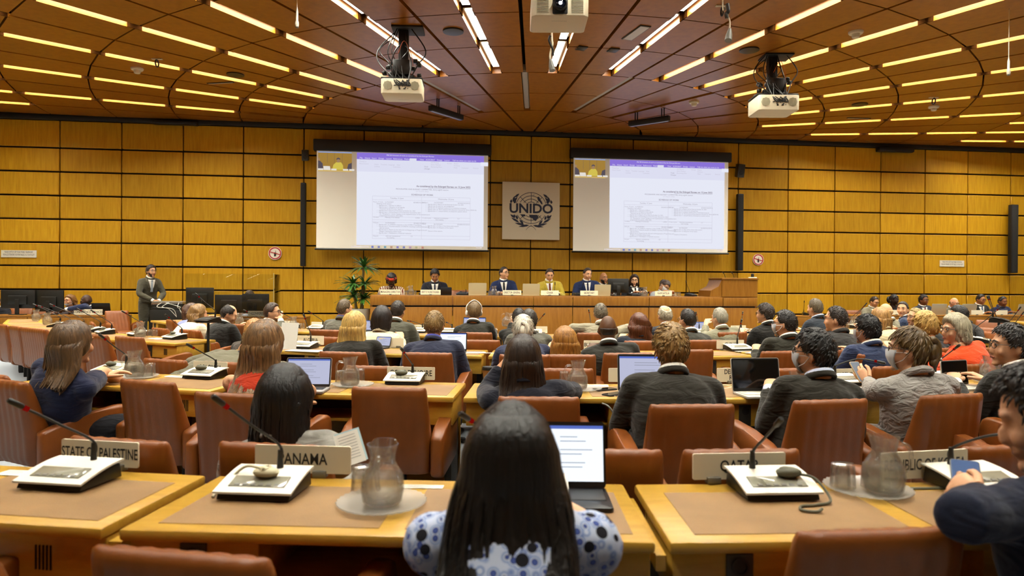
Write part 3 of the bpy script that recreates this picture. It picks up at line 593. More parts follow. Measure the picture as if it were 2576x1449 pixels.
for px, py, yaw, lb in ((1600, 82, .6, 'white framed rectangular air vent in the ceiling right of the middle projector'), (555, 208, -.2, 'narrow light slot in the left part of the ceiling'), (2160, 297, .1, 'narrow light slot low on the right part of the ceiling')):
    o = thing('ceiling_vent', lb, 'ceiling vent', TR(ceilp(px, py)-Vector((0, 0, .004)), yaw)); a, b = (.42, .12) if px == 1600 else (.5, .05)
    if px == 1600: o.matrix_local = TR(ceilp(px, py)-Vector((0, 0, .004)), atan2(*(lambda p, q: (q.y-p.y, q.x-p.x))(ceilp(1585, 92), ceilp(1613, 72)))); a, b = .55, .16
    MB().box((0, 0, 0), (a, b, .012), .002).build('vent_frame', BLKPL, o); MB().box((0, 0, -.006), (a-.04, b-.03, .008)).build('vent_insert', mat('vent_insert', 'cfc9c0', .4), o)
for px, py, lb in ((1463, 120, 'small dark square hatch in the ceiling, nearer the middle projector'), (1543, 125, 'small dark square hatch in the ceiling beside the lamp slot')):
    o = tag(MB().box((0, 0, 0), (.14, .16, .02), .003).build('ceiling_hatch', BLKPL, None, TR(ceilp(px, py)-Vector((0, 0, .006)), .3)), lb, 'hatch')
for px, py, lb in ((395, 148, 'small black hook on the left part of the ceiling'), (2349, 245, 'small black hook on the right part of the ceiling'), (1817, 14, 'small black hook at the top, beside the hanging microphone cable')):
    o = thing('ceiling_hook', lb, 'hook', TR(ceilp(px, py))); MB().box((0, 0, -.005), (.16, .05, .01)).build('hook_plate', CREAM, o); MB().tube([(0, .0+.05*cos(a), -.07+.05*sin(a)) for a in [x*2*pi/16 for x in range(17)]], .011, 8).build('hook_ring', BLACK, o)
for (x0, y0), (x1, y1), lb in (((1082, 271), (1162, 296), 'black bar light hanging in front of the left screen'), ((1583, 312), (1684, 297), 'black bar light hanging in front of the right screen')):
    z = ZC-.2; A, B = atz(x0, y0, z), atz(x1, y1, z); c = (A+B)/2; d = B-A
    o = thing('bar_light', lb, 'bar light', TR(c, atan2(d.y, d.x))); L = d.length; MB().box((0, 0, 0), (L, .1, .1), .012).build('light_body', BLACK, o); MB().box((0, 0, -.053), (L*.94, .07, .01)).build('light_lens', mat('bar_lens', '5a5348', .3), o)
    for s in (-1, 1): MB().tube([(s*L*.33, -.03, .05), (s*L*.33, -.03, .2)], .012).tube([(s*L*.33+.05, -.03, .05), (s*L*.33+.05, -.03, .2)], .012).build('hanger', BLACK, o)
# ------------------------------------------------------------------ podium and desks along the wall
DF = 12.6
dp = MB(); s0, _ = sz(918, 800, DF+.05); s1, _ = sz(1912, 800, DF+.05)
dp.box(((s0+s1)/2, .21, 0), (s1-s0+.2, .42, 0.02)); 
pf = MB().box(((s0+s1)/2, .21, -1.15), (s1-s0+.3, .42, 2.2), .01).build('floor_platform', DAISW); pf.matrix_world = wall_mat(0, 0, DF); struct(pf)
sL, _ = sz(931, 746, DF); sR, _ = sz(1906, 748, DF); DZ = 1.155
dk = thing('podium_desk', 'long wooden podium desk in front of the screens, with six nameplates on it', 'desk', wall_mat(0, 0, DF))
seams = [sz(x, 760, DF)[0] for x in (931, 1139, 1342, 1441, 1633, 1819, 1906)]
for a, b in zip(seams, seams[1:]):
    MB().box(((a+b)/2, DZ-.09, -.02), (b-a-.012, .16, .05), .006).build('upper_fascia', DAISW, dk)
    MB().box(((a+b)/2, (DZ-.2)/2, -.03), (b-a-.012, DZ-.2, .04), .006).build('front_panel', DAISW, dk)
MB().box(((sL+sR)/2, DZ-.185, -.05), (sR-sL-.02, .06, .04)).build('shadow_gap', GAP, dk)
MB().box(((sL+sR)/2, DZ-.01, -.32), (sR-sL, .035, .62), .01).build('desktop', DAISW, dk)
MB().box((sL+.02, DZ/2, -.3), (.04, DZ-.03, .56)).build('end_panel', DAISW, dk); MB().box((sR-.02, DZ/2, -.3), (.04, DZ-.03, .56)).build('end_panel', DAISW, dk)
# lectern at the right end
le = thing('lectern', 'wooden lectern with a sloped side at the right end of the podium desk', 'lectern', wall_mat(0, 0, DF))
a, zt = sz(1817, 699, DF); b, _ = sz(1906, 699, DF); c, zl = sz(1787, 731, DF)
mb = MB(); prof = [(a, DZ+.01), (b, DZ+.01), (b, zt-.02), (a, zt-.02)]
MB().prism(prof, -.02, .0).build('front_panel', DAISW, le, fix=True)
MB().prism([(c, DZ+.01), (b, DZ+.01), (b, zt-.03), (a, zt-.03), (a-.06, zt-.16), (c+.02, zl)], -.6, -.02).build('lectern_body', DAISW, le, fix=True)
MB().box(((a+b)/2, zt-.015, -.3), (b-a+.03, .03, .64), .006).build('lectern_top', DAISW, le)
def on_dais(px, py, back=.25, z=None):            # point on the podium desktop behind its front edge
    return onplane(px, py, DF+back)
def dtop(px, back=.25):
    P = onplane(px, 740, DF+back); return Vector((P.x, P.y, DZ+.0085))
def desk(label, x0, x1, D, top=.74, fas=.2, seamx=()):
    s0, _ = sz(x0, 790, D); s1, _ = sz(x1, 790, D); o = thing('side_desk', label, 'desk', wall_mat(0, 0, D))
    MB().box(((s0+s1)/2, top-.0175, -.26), (s1-s0, .035, .5), .008).build('desktop', DAISW, o)
    ss = [s0]+[sz(x, 790, D)[0] for x in seamx]+[s1]
    for a, b in zip(ss, ss[1:]):
        MB().box(((a+b)/2, top-.04-fas/2, -.03), (b-a-.01, fas, .04), .005).build('fascia', DAISW, o)
        MB().box(((a+b)/2, (top-.06-fas)/2, -.07), (b-a-.01, top-.06-fas, .03), .004).build('modesty_panel', DAISW, o)
    MB().box((s1-.02, top/2-.01, -.27), (.035, top-.04, .44)).build('end_panel', DAISW, o)
    return o
SD = 13.85
desk('wooden secretariat desk at the far left with two monitors on it', -160, 304, SD, .74, .17, (68,))
desk('wooden secretariat desk behind the clear screen, with three monitors', 482, 770, 13.3, .74, .17, (600,))
desk('wooden desk along the right part of the wall, people facing the hall behind it', 2140, 2760, 13.95, .76, .17, (2350, 2560))
desk('wooden side desk right of the lectern with a microphone', 1995, 2132, 13.55, .76, .17)

# ------------------------------------------------------------------ conference tables in arcs round the podium
def table(rf, rb, a0, a1, label, top=.74):
    fl, fr, br, bl = polar(rf, a0), polar(rf, a1), polar(rb, a1), polar(rb, a0)
    c = (fl+fr+br+bl)/4; ang = atan2((fr-fl).y, (fr-fl).x); M = TR(c, ang); Mi = M.inverted()
    q = [Mi @ p for p in (fl, fr, br, bl)]
    o = thing('conference_table', label, 'table', M, 'conference tables in curved rows')
    def bl2(u, v): a = q[0].lerp(q[1], u); b = q[3].lerp(q[2], u); return a.lerp(b, v)
    def quad(u0, v0, u1, v1): return [tuple(bl2(*t)[:2]) for t in ((u0, v0), (u1, v0), (u1, v1), (u0, v1))]
    w = (q[1]-q[0]).length; d = (q[3]-q[0]).length
    MB().prism(quad(0, 0, 1, 1), top-.032, top, .009).build('tabletop', DESKW, o)
    for u0, u1 in ((.055, .485), (.535, .965)):
        MB().prism(quad(u0, .10, u1, .80), top, top+.0016).build('desk_pad', PAD, o, ang=0)
    ax = .03/d
    for u0, u1 in ((.01, .26), (.60, .995)):        # drawer boxes under the front edge
        MB().prism(quad(u0, ax, u1, .72), top-.165, top-.034, .005).build('drawer_box', DESKW, o)
    MB().prism(quad(.26, .12, .60, .7), top-.165, top-.15).build('open_shelf', DESKW, o); MB().prism(quad(.26, .68, .60, .7), top-.165, top-.03).build('shelf_back', BLACK, o)
    y0 = q[0].y+.03
    for u in (.86,):
        x = bl2(u, 0).x; mb = MB()
        for i in range(5): mb.box((x+(i-2)*.011, y0-.001, top-.098), (.004, .004, .066))
        mb.build('vent_slots', GAP, o)
    for u in (.135, .665):
        x = bl2(u, 0).x; g = MB().box((x, y0-.003, top-.1), (.07, .008, .118), .002).build('socket_panel', mat('socket_dark', '2a2a26', .5), o)
        MB().lathe([(0, 0), (.021, 0), (.023, .004), (.017, .005), (.016, .001), (0, .001)], 18, M=Matrix.Translation((x, y0-.008, top-.072)) @ Matrix.Rotation(pi/2, 4, 'X')).build('socket', BLACK, g)
    MB().prism(quad(.02, .86, .98, .9), .04, top-.034).build('modesty_panel', DESKW, o)
    for u in (.03, .5, .94): MB().prism(quad(u, .35, u+.03, .86), 0, top-.166).build('leg_panel', BLACK, o)
    return o
R3L = (9.95, 9.4)
R1, R2, R3, R4 = (14.65, 14.14), (12.48, 11.9), (10.22, 9.65), (8.0, 7.45)
T = [(R1, -11.0, -5.6, 'foremost table with the STATE OF PALESTINE nameplate'), (R1, -5.42, -.04, 'foremost table with the PANAMA nameplate, long-haired woman seated at it'), (R1, .1, 5.5, 'foremost table with the QATAR nameplate'),
 (R2, -16.2, -9.85, 'second-row table with the COLOMBIA nameplate'), (R2, -9.35, -3.2, 'second-row table with the COTE D\u2019IVOIRE nameplate'), (R2, -2.95, 3.35, 'second-row table where the blond man works at a grey laptop'), (R2, 3.6, 9.7, 'second-row table with the black-screened silver laptop'), (R2, 9.95, 16, 'second-row table at the right edge with a second black-screened laptop'),
 (R3, -17, -10.35, 'third-row table behind the man bending in a grey suit'), (R3, -10.1, -3.55, 'third-row table with the ALGERIA nameplate'), (R3, -3.25, 3.4, 'third-row table in front of the caramel-haired woman'), (R3, 3.7, 10.4, 'third-row table with the CHINA nameplate and loose papers'), (R3, 10.7, 17.3, 'third-row table before the man in a navy suit and mask'), (R3, 17.6, 24.2, 'third-row table before the woman in an orange jacket'),
 (R3L, -30, -22.75, 'empty left-wing table with a carafe, its corner facing the aisle'), (R3L, -37.6, -30.3, 'left-wing table, second from the aisle corner'), (R3L, -45.2, -37.9, 'left-wing table with two carafes in front of the monitors'), (R3L, -52.8, -45.5, 'left-wing table farthest to the left'),
 (R4, -43, -34.4, 'fourth-row table before the balding man'), (R4, -51.8, -43.3, 'fourth-row table before the two wavy-haired women'), (R3L, -60.4, -53.1, 'left-wing table at the picture edge'), (R4, 51.5, 59.9, 'right-wing table before the wall desk, inner'), (R4, 60.2, 68.5, 'right-wing table before the wall desk, outer'), (R3, 50, 57, 'outer right-wing table, first'), (R3, 57.3, 64.3, 'outer right-wing table under the long microphones'), (R3, 64.6, 72, 'outer right-wing table at the picture edge'), (R4, -26.6, -18.3, 'fourth-row table with a carafe at its right end'), (R4, -18, -9.7, 'fourth-row table in front of the plant'), (R4, -9.4, -1, 'fourth-row table before the man with headphones'), (R4, -.7, 7.7, 'fourth-row table where water is poured'), (R4, 8, 16.4, 'fourth-row table before the auburn-haired woman'), (R4, 16.7, 25.1, 'fourth-row table before the grey-haired man in a light grey suit'), (R4, 25.4, 33.8, 'fourth-row table right of the lectern'), (R4, 34.1, 42.5, 'fourth-row table on the right wing before the blond woman in cream'), (R4, 42.8, 51.2, 'right-wing table with several long microphones'), (R3, 31, 37.7, 'right-wing table beside the empty chairs')]
for (rf, rb), a0, a1, lb in T: table(rf, rb, a0, a1, lb)
for r, a in ((R1, (-5.58, -5.44)), (R1, (-.02, .08))):   # narrow wedge leaves between the front tables
    q = [polar(r[0]-.02, a[0]), polar(r[0]-.02, a[1]), polar(r[1]+.02, a[1]), polar(r[1]+.02, a[0])]
    o = MB().prism([p[:2] for p in q], .66, .70).build('table_filler', DESKW, None); tag(o, 'narrow wooden filler leaf between the tables of %s' % ('Palestine and Panama' if a[0] < -1 else 'Panama and Qatar'), 'table leaf')

# ------------------------------------------------------------------ chairs
def make_chair():
    o = put('armchair', None)
    nu = 28; rows = []
    prof = [(.36, .205, .165, -.17), (.40, .215, .175, -.185), (.55, .212, .135, -.215), (.68, .207, .10, -.25), (.775, .202, .078, -.275), (.808, .200, .062, -.283), (.821, .196, .042, -.286), (.826, .190, .018, -.287)]
    for z, w, t, yc in prof:
        ring = []
        for j in range(2*nu):
            front = j < nu; u = (j if front else 2*nu-1-j)/(nu-1)*2-1
            x = w*u; e = (1-abs(u)**10)**.5 if abs(u) < 1 else 0
            rib = .006*abs(cos(pi*3.5*(u+1)))**.6
            y = yc + (1 if front else -1)*(t/2*max(e, .35) - .006 + rib)
            ring.append((x, y, z + (.004*abs(cos(pi*3.5*(u+1)))**.5 if z > .815 else 0)))
        rows.append(ring[::-1])
    MB().loft(rows).build('backrest', LEA, o, ang=60, fix=True)
    MB().box((0, .04, .40), (.43, .46, .12), .04, 3).build('seat', LEA, o)
    for s in (-1, 1):
        pr = [(-.26, .35), (-.20, .33), (.20, .35), (.245, .40), (.255, .58), (.235, .635), (.19, .65), (.02, .625), (-.15, .59), (-.26, .56)]
        M = Matrix(((0, 0, 1, s*.25-.035), (1, 0, 0, 0), (0, 1, 0, 0), (0, 0, 0, 1)))
        MB().prism(pr, 0, .07, .02, M=M).build('armrest', LEA, o, ang=50, fix=True)
    MB().lathe([(0, .06), (.05, .06), (.035, .1), (.03, .33), (.09, .36), (0, .36)], 16).build('pedestal', BLACK, o)
    for k in range(4):
        a = pi/4+k*pi/2; b = MB().tube([(0, 0, .075), (.16*cos(a), .16*sin(a), .06), (.31*cos(a), .31*sin(a), .035)], [.035, .03, .022], 8, flat=.7).build('base_leg', BLACK, o)
        MB().lathe([(0, 0), (.022, .004), (.024, .02), (.015, .035), (0, .035)], 12, (.3*cos(a), .3*sin(a), 0)).build('glide', BLACK, b)
    return o
CH = make_chair(); CHUSED = [0]; CHPOS = []
def chair(P, rz, label):
    M = TR((P.x, P.y, 0), rz)
    if not CHUSED[0]: CHUSED[0] = 1; CH.matrix_local = M; o = CH; tag(o, label, 'chair', 'brown leather armchairs')
    else:
        o = dup(CH, M); tag(o, label, 'chair', 'brown leather armchairs')
    CHPOS.append(o); return o
def chair_px(px, py, label, yaw=0, z=.825, r=None):
    P = atz(px, py, z) if r is None else oncircle(px, 715, r)
    q = hypot(P.x-CX, P.y-CY)
    for rf, rb, m_ in (R1+(.14,), R2+(.25,), R3+(.25,) if P.x > -3.3 else R3L+(.24,), R4+(.25,)):
        if rb-.09 < q < rf+m_: q = rf+m_ if q > (rf+rb)/2+.1 else rb-.09; P = oncircle(px, 715, q); break
    rz = face_c(P, yaw); Q = P + Vector((-sin(rz), cos(rz), 0))*.287
    return chair(Q, rz, 'brown leather armchair '+label)
for px, py, yaw, lb in (
 (-205, 1388, 8, 'at the lower left corner, only its side showing'), (452, 1393, 6, 'in the foreground, lower left, its top edge cut by the picture bottom'), (2215, 1336, -4, 'in the foreground, lower right, before the QATAR table'),
 (300, 1112, 6, 'behind the STATE OF PALESTINE nameplate'), (690, 1124, 4, 'behind the PANAMA nameplate, woman in grey seated in it'), (1520, 1134, 0, 'beyond the black tablet computer of the long-haired woman'), (1865, 1133, -2, 'behind the QATAR nameplate'), (2545, 1122, -5, 'behind the REPUBLIC OF KOREA nameplate'),
 (20, 958, 14, 'at the left edge, of the woman in the navy dress'), (372, 951, 10, 'empty, before the carafe beside the CHILE nameplate'), (580, 991, 4, 'of the woman in the red dress'), (980, 972, 0, 'empty, in the middle before the COTE D\u2019IVOIRE nameplate'), (1355, 1000, 0, 'of the dark-haired woman in a navy suit'), (1741, 1019, -2, 'of the blond man at the grey laptop'), (2090, 1007, -6, 'of the man in a dark suit with glasses and mask'), (2395, 994, -8, 'of the woman in the pale grey jacket with pinned-up hair'), (2650, 1010, -10, 'at the right edge, of the man in profile'),
 (-25, 932, 14, 'low at the left edge behind the navy-dressed woman'), (415, 905, 8, 'behind the carafe at the CHILE nameplate'), (575, 915, 5, 'of the man bending in a grey suit'), (945, 926, 0, 'behind the carafe left of the COTE D\u2019IVOIRE nameplate'), (1418, 930, 0, 'behind the carafe by the dark-haired woman'), (1990, 929, -3, 'behind the black-screened silver laptop'), (2255, 922, -6, 'beyond the woman in the pale grey jacket'), (2440, 918, -8, 'behind the second black-screened laptop'),
 (862, 886, 2, 'of the blonde woman in black'), (1075, 888, 0, 'of the short-haired man in a navy suit'), (1320, 893, 0, 'of the white-haired person'), (1435, 893, 0, 'of the caramel-haired woman in beige'), (1580, 889, 0, 'of the bald man in a dark suit'), (1740, 874, -2, 'empty, right behind the blond man\u2019s head'), (1968, 884, -4, 'of the masked man in black, third row'), (2120, 882, -6, 'of the man in a charcoal suit with glasses'), (2205, 890, -7, 'of the navy-suited man with a mask'), (2385, 876, -10, 'of the woman in orange'), (2498, 874, -12, 'right of the woman in orange'),
 (325, 848, 0, 'beside the aisle at the empty left-wing table'), (240, 842, 0, 'second from the aisle on the left wing'), (100, 824, 0, 'on the left wing, third from the aisle'), (168, 831, 0, 'on the left wing, just left of the navy-dressed woman\u2019s hair'), (72, 815, 0, 'on the left wing, side on, third from the left edge'), (40, 808, 0, 'on the left wing, side on, second from the left edge'), (8, 798, 0, 'on the left wing, side on, at the left edge'),
 (478, 833, 8, 'beyond the microphone console on the empty left-wing table'), (403, 828, 10, 'beyond the carafe on the empty left-wing table'), (276, 815, 14, 'behind two microphones on the left wing'), (231, 811, 16, 'small, on the left wing before the notebook computer'), (430, 804, 10, 'of the wavy-haired woman in blue'), (486, 811, 8, 'of the balding man'), (607, 813, 4, 'of the red-haired person'),
 (816, 830, 0, 'before the man in grey near the plant'), (822, 851, 0, 'behind the ALGERIA nameplate'), (1194, 837, 0, 'of the man with headphones'), (1208, 857, 0, 'behind the open laptop of the navy-suited man'), (1495, 838, 0, 'of the man in a light grey suit, left of the bald head'), (1620, 858, 0, 'right of the bald man, before the auburn-haired woman'), (1765, 856, -2, 'behind the CHINA nameplate, left side'), (1843, 836, -3, 'behind the CHINA nameplate, further back'), (1950, 834, -5, 'of the curly-haired man in black'),
 (2490, 806, -70, 'on the right wing, side on, upper of three'), (2498, 826, -65, 'on the right wing, side on, middle of three'), (2500, 846, -60, 'on the right wing, side on, lower of three'), (2290, 822, -20, 'of the bald man in grey, right wing'), (2250, 826, -18, 'of the blonde woman in cream')):
    chair_px(px, py, lb, yaw)
# chairs on the far side of the wall desks, facing the hall
for px, lb in ((35, 'behind the left monitor'), (95, 'behind the right monitor of the left secretariat desk'), (172, 'of the woman with glasses behind the monitor'), (232, 'of the bald man reaching over the desk')):
    P = onplane(px, 780, SD+.85); chair(Vector((P.x, P.y, 0)), pi+PHI, 'brown leather armchair '+lb)
P = onplane(308, 785, SD-.2); chair(Vector((P.x, P.y, 0)), -2.3, 'brown leather armchair standing alone at the end of the left secretariat desk')
for px, lb in ((2165, 'left of the man in a grey suit behind the wall desk'), (2190, 'of the man in a grey suit behind the wall desk'), (2248, 'of the woman behind the wall desk'), (2323, 'of the man with a red tie behind the wall desk'), (2398, 'of the bald man behind the wall desk'), (2466, 'of the man in a black suit behind the wall desk'), (2522, 'of the man in a navy suit behind the wall desk'), (2363, 'empty, behind the wall desk between two men')):
    P = onplane(px, 780, 14.85 if px != 2165 else 14.75); chair(Vector((P.x, P.y, 0)), pi+PHI, 'brown leather armchair '+lb)
for px, lb in ((985, 'of the woman with the red headband'), (1094, 'of the man in a dark suit at the podium'), (1268, 'of the director general'), (1383, 'of the man in a yellow jacket'), (1478, 'of the secretary'), (1518, 'of the bald bearded man'), (1596, 'of the bearded man with glasses'), (1668, 'of the woman in pale grey at the podium'), (1162, 'empty, at the podium beside the silver laptop')):
    P = onplane(px, 740, 13.62 if px != 1518 else 14.3); o = chair(Vector((P.x, P.y, 0)), pi+PHI, 'brown leather armchair '+lb); o.location.z = .42
# ------------------------------------------------------------------ tableware, consoles, nameplates, computers
TZ = .7418
def tp(px, py, z=TZ):
    P = atz(px, py, z); r = hypot(P.x-CX, P.y-CY); best = min((R1, R2, R3 if P.x > -3.3 else R3L, R4), key=lambda q: abs(r-(q[0]+q[1])/2))
    rr = min(best[0]-.085, max(best[1]+.07, r))
    if z > .74 and abs(rr-r) > .001 and abs(rr-r) < 1.2: Q = oncircle(px, 760, rr); P = Vector((Q.x, Q.y, z))
    return P
LCD = mat('console_display', '8d8a78', .12, spec=.6)
def console(px, py, tip, lb, yaw=0, stem=None, z=TZ, P=None, dark=False, bend=0.0, fwd=.10, sc=1.0, ring=True):
    P = P or tp(px, py, z); rz = face_c(P, yaw); M = TR((P.x, P.y, P.z), rz) @ Matrix.Scale(sc, 4); o = thing('microphone_console', lb, 'microphone', M, 'microphone consoles on the desks')
    w, d = .235, .18
    pr = [(-d/2, .004), (d/2, .004), (d/2-.01, .05), (d/2-.05, .052), (-d/2+.01, .022)]
    MX = Matrix(((0, 0, 1, -w/2+.008), (1, 0, 0, 0), (0, 1, 0, 0), (0, 0, 0, 1)))
    MB().prism(pr, 0, w-.016, .003, M=MX).build('console_body', BLKPL, o, fix=True)
    rows = []
    for i in range(9):
        t = i/8; y = -d/2-.006+(d+.004)*t; zz = .023+.034*sin(t*pi/2*.98)
        rows.append([(-w/2, y, zz), (w/2, y, zz), (w/2, y, zz+.006), (-w/2, y, zz+.006)])
    MB().loft(rows).build('top_panel', BLKPL if dark else WHITEPL, o, fix=True)
    tilt = Matrix.Translation((0, -.04, .0462)) @ Matrix.Rotation(.3, 4, 'X')
    g = MB().box((0, 0, .0), (w*.72, .055, .004), .001, M=tilt).build('display', LCD if not dark else BLACK, o)
    mb = MB()
    for i in range(6): mb.box((-.06+i*.024, -.02, .0025), (.014, .009, .003), M=tilt)
    mb.build('buttons', GREY, g)
    b = Vector((.035 if stem is None else stem, .06, .062)); 
    if tip:
        Mi = M.inverted(); tw = aty(tip[0], tip[1], P.y-fwd); t = Mi @ tw
        m1 = b + Vector((0, 0, .3*(t.z-b.z)+bend*.3)); m2 = b.lerp(t, .55) + Vector((0, 0, .10*(t-b).length+bend*.4))
        pts = smooth([b, m1, m2, t], 8); tl = (pts[-1]-pts[-4]).normalized()
        MB().tube([b-Vector((0, 0, .008)), b+Vector((0, 0, .055))], [.0105, .007], 10).build('stem_socket', BLKPL, o)
        MB().tube(pts, .0042, 8).build('gooseneck', BLKPL, o)
        if ring: MB().tube([t-tl*.012, t+tl*.004], .0080, 12).build('light_ring', RED, o)
        MB().tube([t+tl*.004, t+tl*.01, t+tl*.045, t+tl*.052], [.007, .009, .009, .006], 12).build('microphone_head', BLKPL, o)
    return o
def earpiece(c, off, lb, m=None, cord=None, rot=0):
    M = c.matrix_basis @ TR((off[0], off[1], .055), rot)
    o = thing('earphone', lb, 'earphone', M); m = m or mat('earphone_grey', '55533f', .5)
    MB().ell((0, 0, .014), (.04, .024, .016), 16, 8).ell((-.01, 0, .024), (.02, .014, .008), 12, 6).build('ear_pad', m, o)
    MB().box((.0, 0, .008), (.07, .012, .012), .004).build('ear_hook', m, o)
    if cord: MB().tube(smooth(cord, 8), .0042, 8).build('coiled_cord', m, o)
    return o
cons = {}
for key, a in dict(
 pal=(178, 1216, (62, 1026), 'white microphone console before the STATE OF PALESTINE nameplate', 2), pan=(668, 1240, (566, 1020), 'white microphone console before the PANAMA nameplate', 0),
 qat=(1940, 1240, (1950, 1072), 'white microphone console before the QATAR nameplate', -2), kor=(2455, 1216, (2545, 1090), 'white microphone console before the REPUBLIC OF KOREA nameplate', -6), wom=(1330, 1240, (1182, 1056), 'microphone console hidden by the long-haired woman, its red ring showing left of her head', 0),
 chi=(290, 936, (263, 852), 'white microphone console at the CHILE nameplate beside the carafe', 6), col=(516, 950, (485, 874), 'white microphone console before the COLOMBIA nameplate', 4), cdi=(1020, 962, (1015, 885), 'white microphone console before the COTE D\u2019IVOIRE nameplate', 0), rep=(2118, 955, (2205, 909), 'microphone console at the REPUBLIC nameplate with its stem bent flat', -5), rlp=(2365, 935, (2402, 877), 'microphone console behind the second black-screened laptop', -8),
 alg=(765, 876, (767, 800), 'white microphone console before the ALGERIA nameplate', 2), bur=(1512, 885, (1507, 838), 'microphone console behind the bald man\u2019s shoulder', 0), chn=(1856, 876, (1864, 812), 'white microphone console before the CHINA nameplate', -3),
 lw1=(440, 853, (424, 798), 'microphone console at the corner of the empty left-wing table', 12), lw2=(265, 840, (238, 786), 'microphone console on the left wing beside the navy-dressed woman\u2019s head', 16), lw3=(238, 829, (203, 781), 'microphone console on the left wing, its stem crossing the CONFERENCE SERVICES plate', 18), lw4=(348, 833, (316, 788), 'microphone console left of the empty left-wing table\u2019s carafe', 14), lw5=(140, 806, (92, 769), 'microphone console on the left wing, between the two carafes', 24), lw6=(163, 803, (105, 772), 'microphone console on the left wing, right of the second carafe', 22), lw7=(196, 803, (135, 769), 'microphone console on the left wing, under the right monitor', 20),
 r4a=(800, 828, (782, 787), 'white microphone console beside the man in grey near the plant', 0), r4b=(730, 814, (710, 788), 'microphone console right of the man with glasses at the fourth row', 4), r4c=(645, 812, (620, 783), 'microphone console before the second CONFERENCE SERVICES plate', 6), r4d=(1053, 830, (1032, 808), 'microphone console at the nameplate ending in PAN', 0), r4e=(1868, 828, (1868, 790), 'microphone console left of the curly-haired man in black', -3), r4f=(1128, 836, (1126, 812), 'microphone console left of the man with headphones', 0), r4g=(1483, 830, (1482, 785), 'microphone console left of the man in a light grey suit', 0), r4h=(1760, 832, (1752, 790), 'microphone console at the ear of the short-haired man in a dark suit', -2), r4i=(1340, 832, (1366, 794), 'microphone console beyond the man pouring water', 0),
 rw1=(2150, 812, (2172, 772), 'microphone console left of the carafe on the right wing', -20), rw2=(2160, 806, (2176, 768), 'microphone console beyond the carafe on the right wing', -20), rw3=(2470, 812, (2510, 779), 'microphone console on the right wing behind the man in black', -24), rw4=(2530, 806, (2490, 752), 'microphone console on the right wing with the tallest stem', -26), rw5=(2545, 815, (2562, 780), 'microphone console on the right wing at the picture edge', -28), rw6=(2560, 822, (2570, 792), 'microphone console lowest at the right picture edge', -28)).items():
    cons[key] = console(a[0], a[1], a[2], a[3], a[4], stem={'pal': .03, 'pan': .02, 'qat': -.035, 'kor': -.03, 'wom': -.05, 'rep': 0}.get(key), bend={'rep': .06, 'kor': .03}.get(key, 0), ring=key not in ('qat',))
earpiece(cons['qat'], (.045, -.02), 'dark grey earphone on the console before the QATAR nameplate', cord=[(.03, -.01, .01), (.07, -.03, -.0), (.085, -.09, -.045), (.03, -.115, -.05), (-.02, -.125, -.05), (-.035, -.16, -.05), (-.0, -.175, -.05), (.02, -.165, -.045)])
cr_ = mat('earphone_cream', 'cfc7a2', .5)
earpiece(cons['pan'], (.01, -.02), 'cream earphone with coiled cord on the console before the PANAMA nameplate', cr_, cord=[(.03*cos(t)*(1-.3*k), .018*sin(t), .02+.004*k) for k in range(3) for t in (0, 1.5, 3.1, 4.6)]+[(-.08, .03, .02), (-.13, .0, -.03), (-.14, -.05, -.05)])
for k, lb in (('chi', 'beside the carafe at the CHILE nameplate'), ('col', 'before the COLOMBIA nameplate'), ('cdi', 'before the COTE D\u2019IVOIRE nameplate'), ('lw1', 'at the corner of the empty left-wing table'), ('lw2', 'beside the navy-dressed woman\u2019s head'), ('lw4', 'left of the carafe on the empty left-wing table')):
    earpiece(cons[k], (-.02, -.015), 'grey earphone lying on the console '+lb, rot=.2)
# coiled cord on the Korean place and consoles on floor stands
o = MB().tube(smooth([tp(2295, 1222), tp(2310, 1228), tp(2345, 1220), tp(2390, 1226), tp(2430, 1232)], 8), .006, 8).build('coiled_cord', mat('earphone_grey', '55533f', .5)); tag(o, 'dark coiled earphone cord on the table before the REPUBLIC OF KOREA nameplate', 'cord')
for px, py, tip, Y, lb, yw in ((524, 812, (500, 746), 7.6, 'black microphone console on a floor stand in front of the balding man', 8), (2513, 812, (2486, 752), 7.8, 'black microphone console on a floor stand with a red display at the right', -20)):
    P = aty(px, py, Y); o = console(px, py, tip, lb, yw, P=P, dark=True, fwd=.05); o['label'] = lb
    MB().tube([(0, 0, 0), (0, 0, -P.z+.02)], .014, 10).lathe([(0, -P.z), (.13, -P.z), (.12, -P.z+.02), (0, -P.z+.03)], 20).build('floor_stand', BLACK, o)
# ---- nameplates
def nameplate(px, rb, w, text, lb, h=.09, yaw=0, holder=.22, z=None, size=.042, xs=.8, off=0, P=None, bold=.0007):
    P = P or oncircle(px, 760, rb); rz = face_c(P, yaw); M = TR((P.x, P.y, (TZ+.012) if z is None else z), rz)
    o = thing('nameplate', lb, 'nameplate', M, 'nameplates')
    MB().prism(rrect(w, h, .006), -.003, .003, M=Matrix.Translation((0, 0, h/2)) @ Matrix.Rotation(pi/2, 4, 'X')).build('plate', PLATE, o)
    MB().box((holder*w, 0, -.001), (.045, .03, .022), .003).build('holder', GREY, o)
    if text: words('lettering', text, size, INK, o, Matrix.Translation((off, -.0036, h*.5)) @ Matrix.Rotation(pi/2, 4, 'X'), xs, 'CENTER', bold, .9)
    return o
r1, r2, r3, r4 = R1[1]-.012, R2[1]-.012, R3[1]-.012, R4[1]-.012
nameplate(253, r1, .295, 'STATE OF PALESTINE', 'nameplate reading STATE OF PALESTINE on the foremost table, far left', .085, 3, .25, xs=.62, size=.05)
nameplate(764, r1, .322, 'PANAMA', 'nameplate reading PANAMA on the foremost table', .09, 0, .18, xs=.78, size=.052)
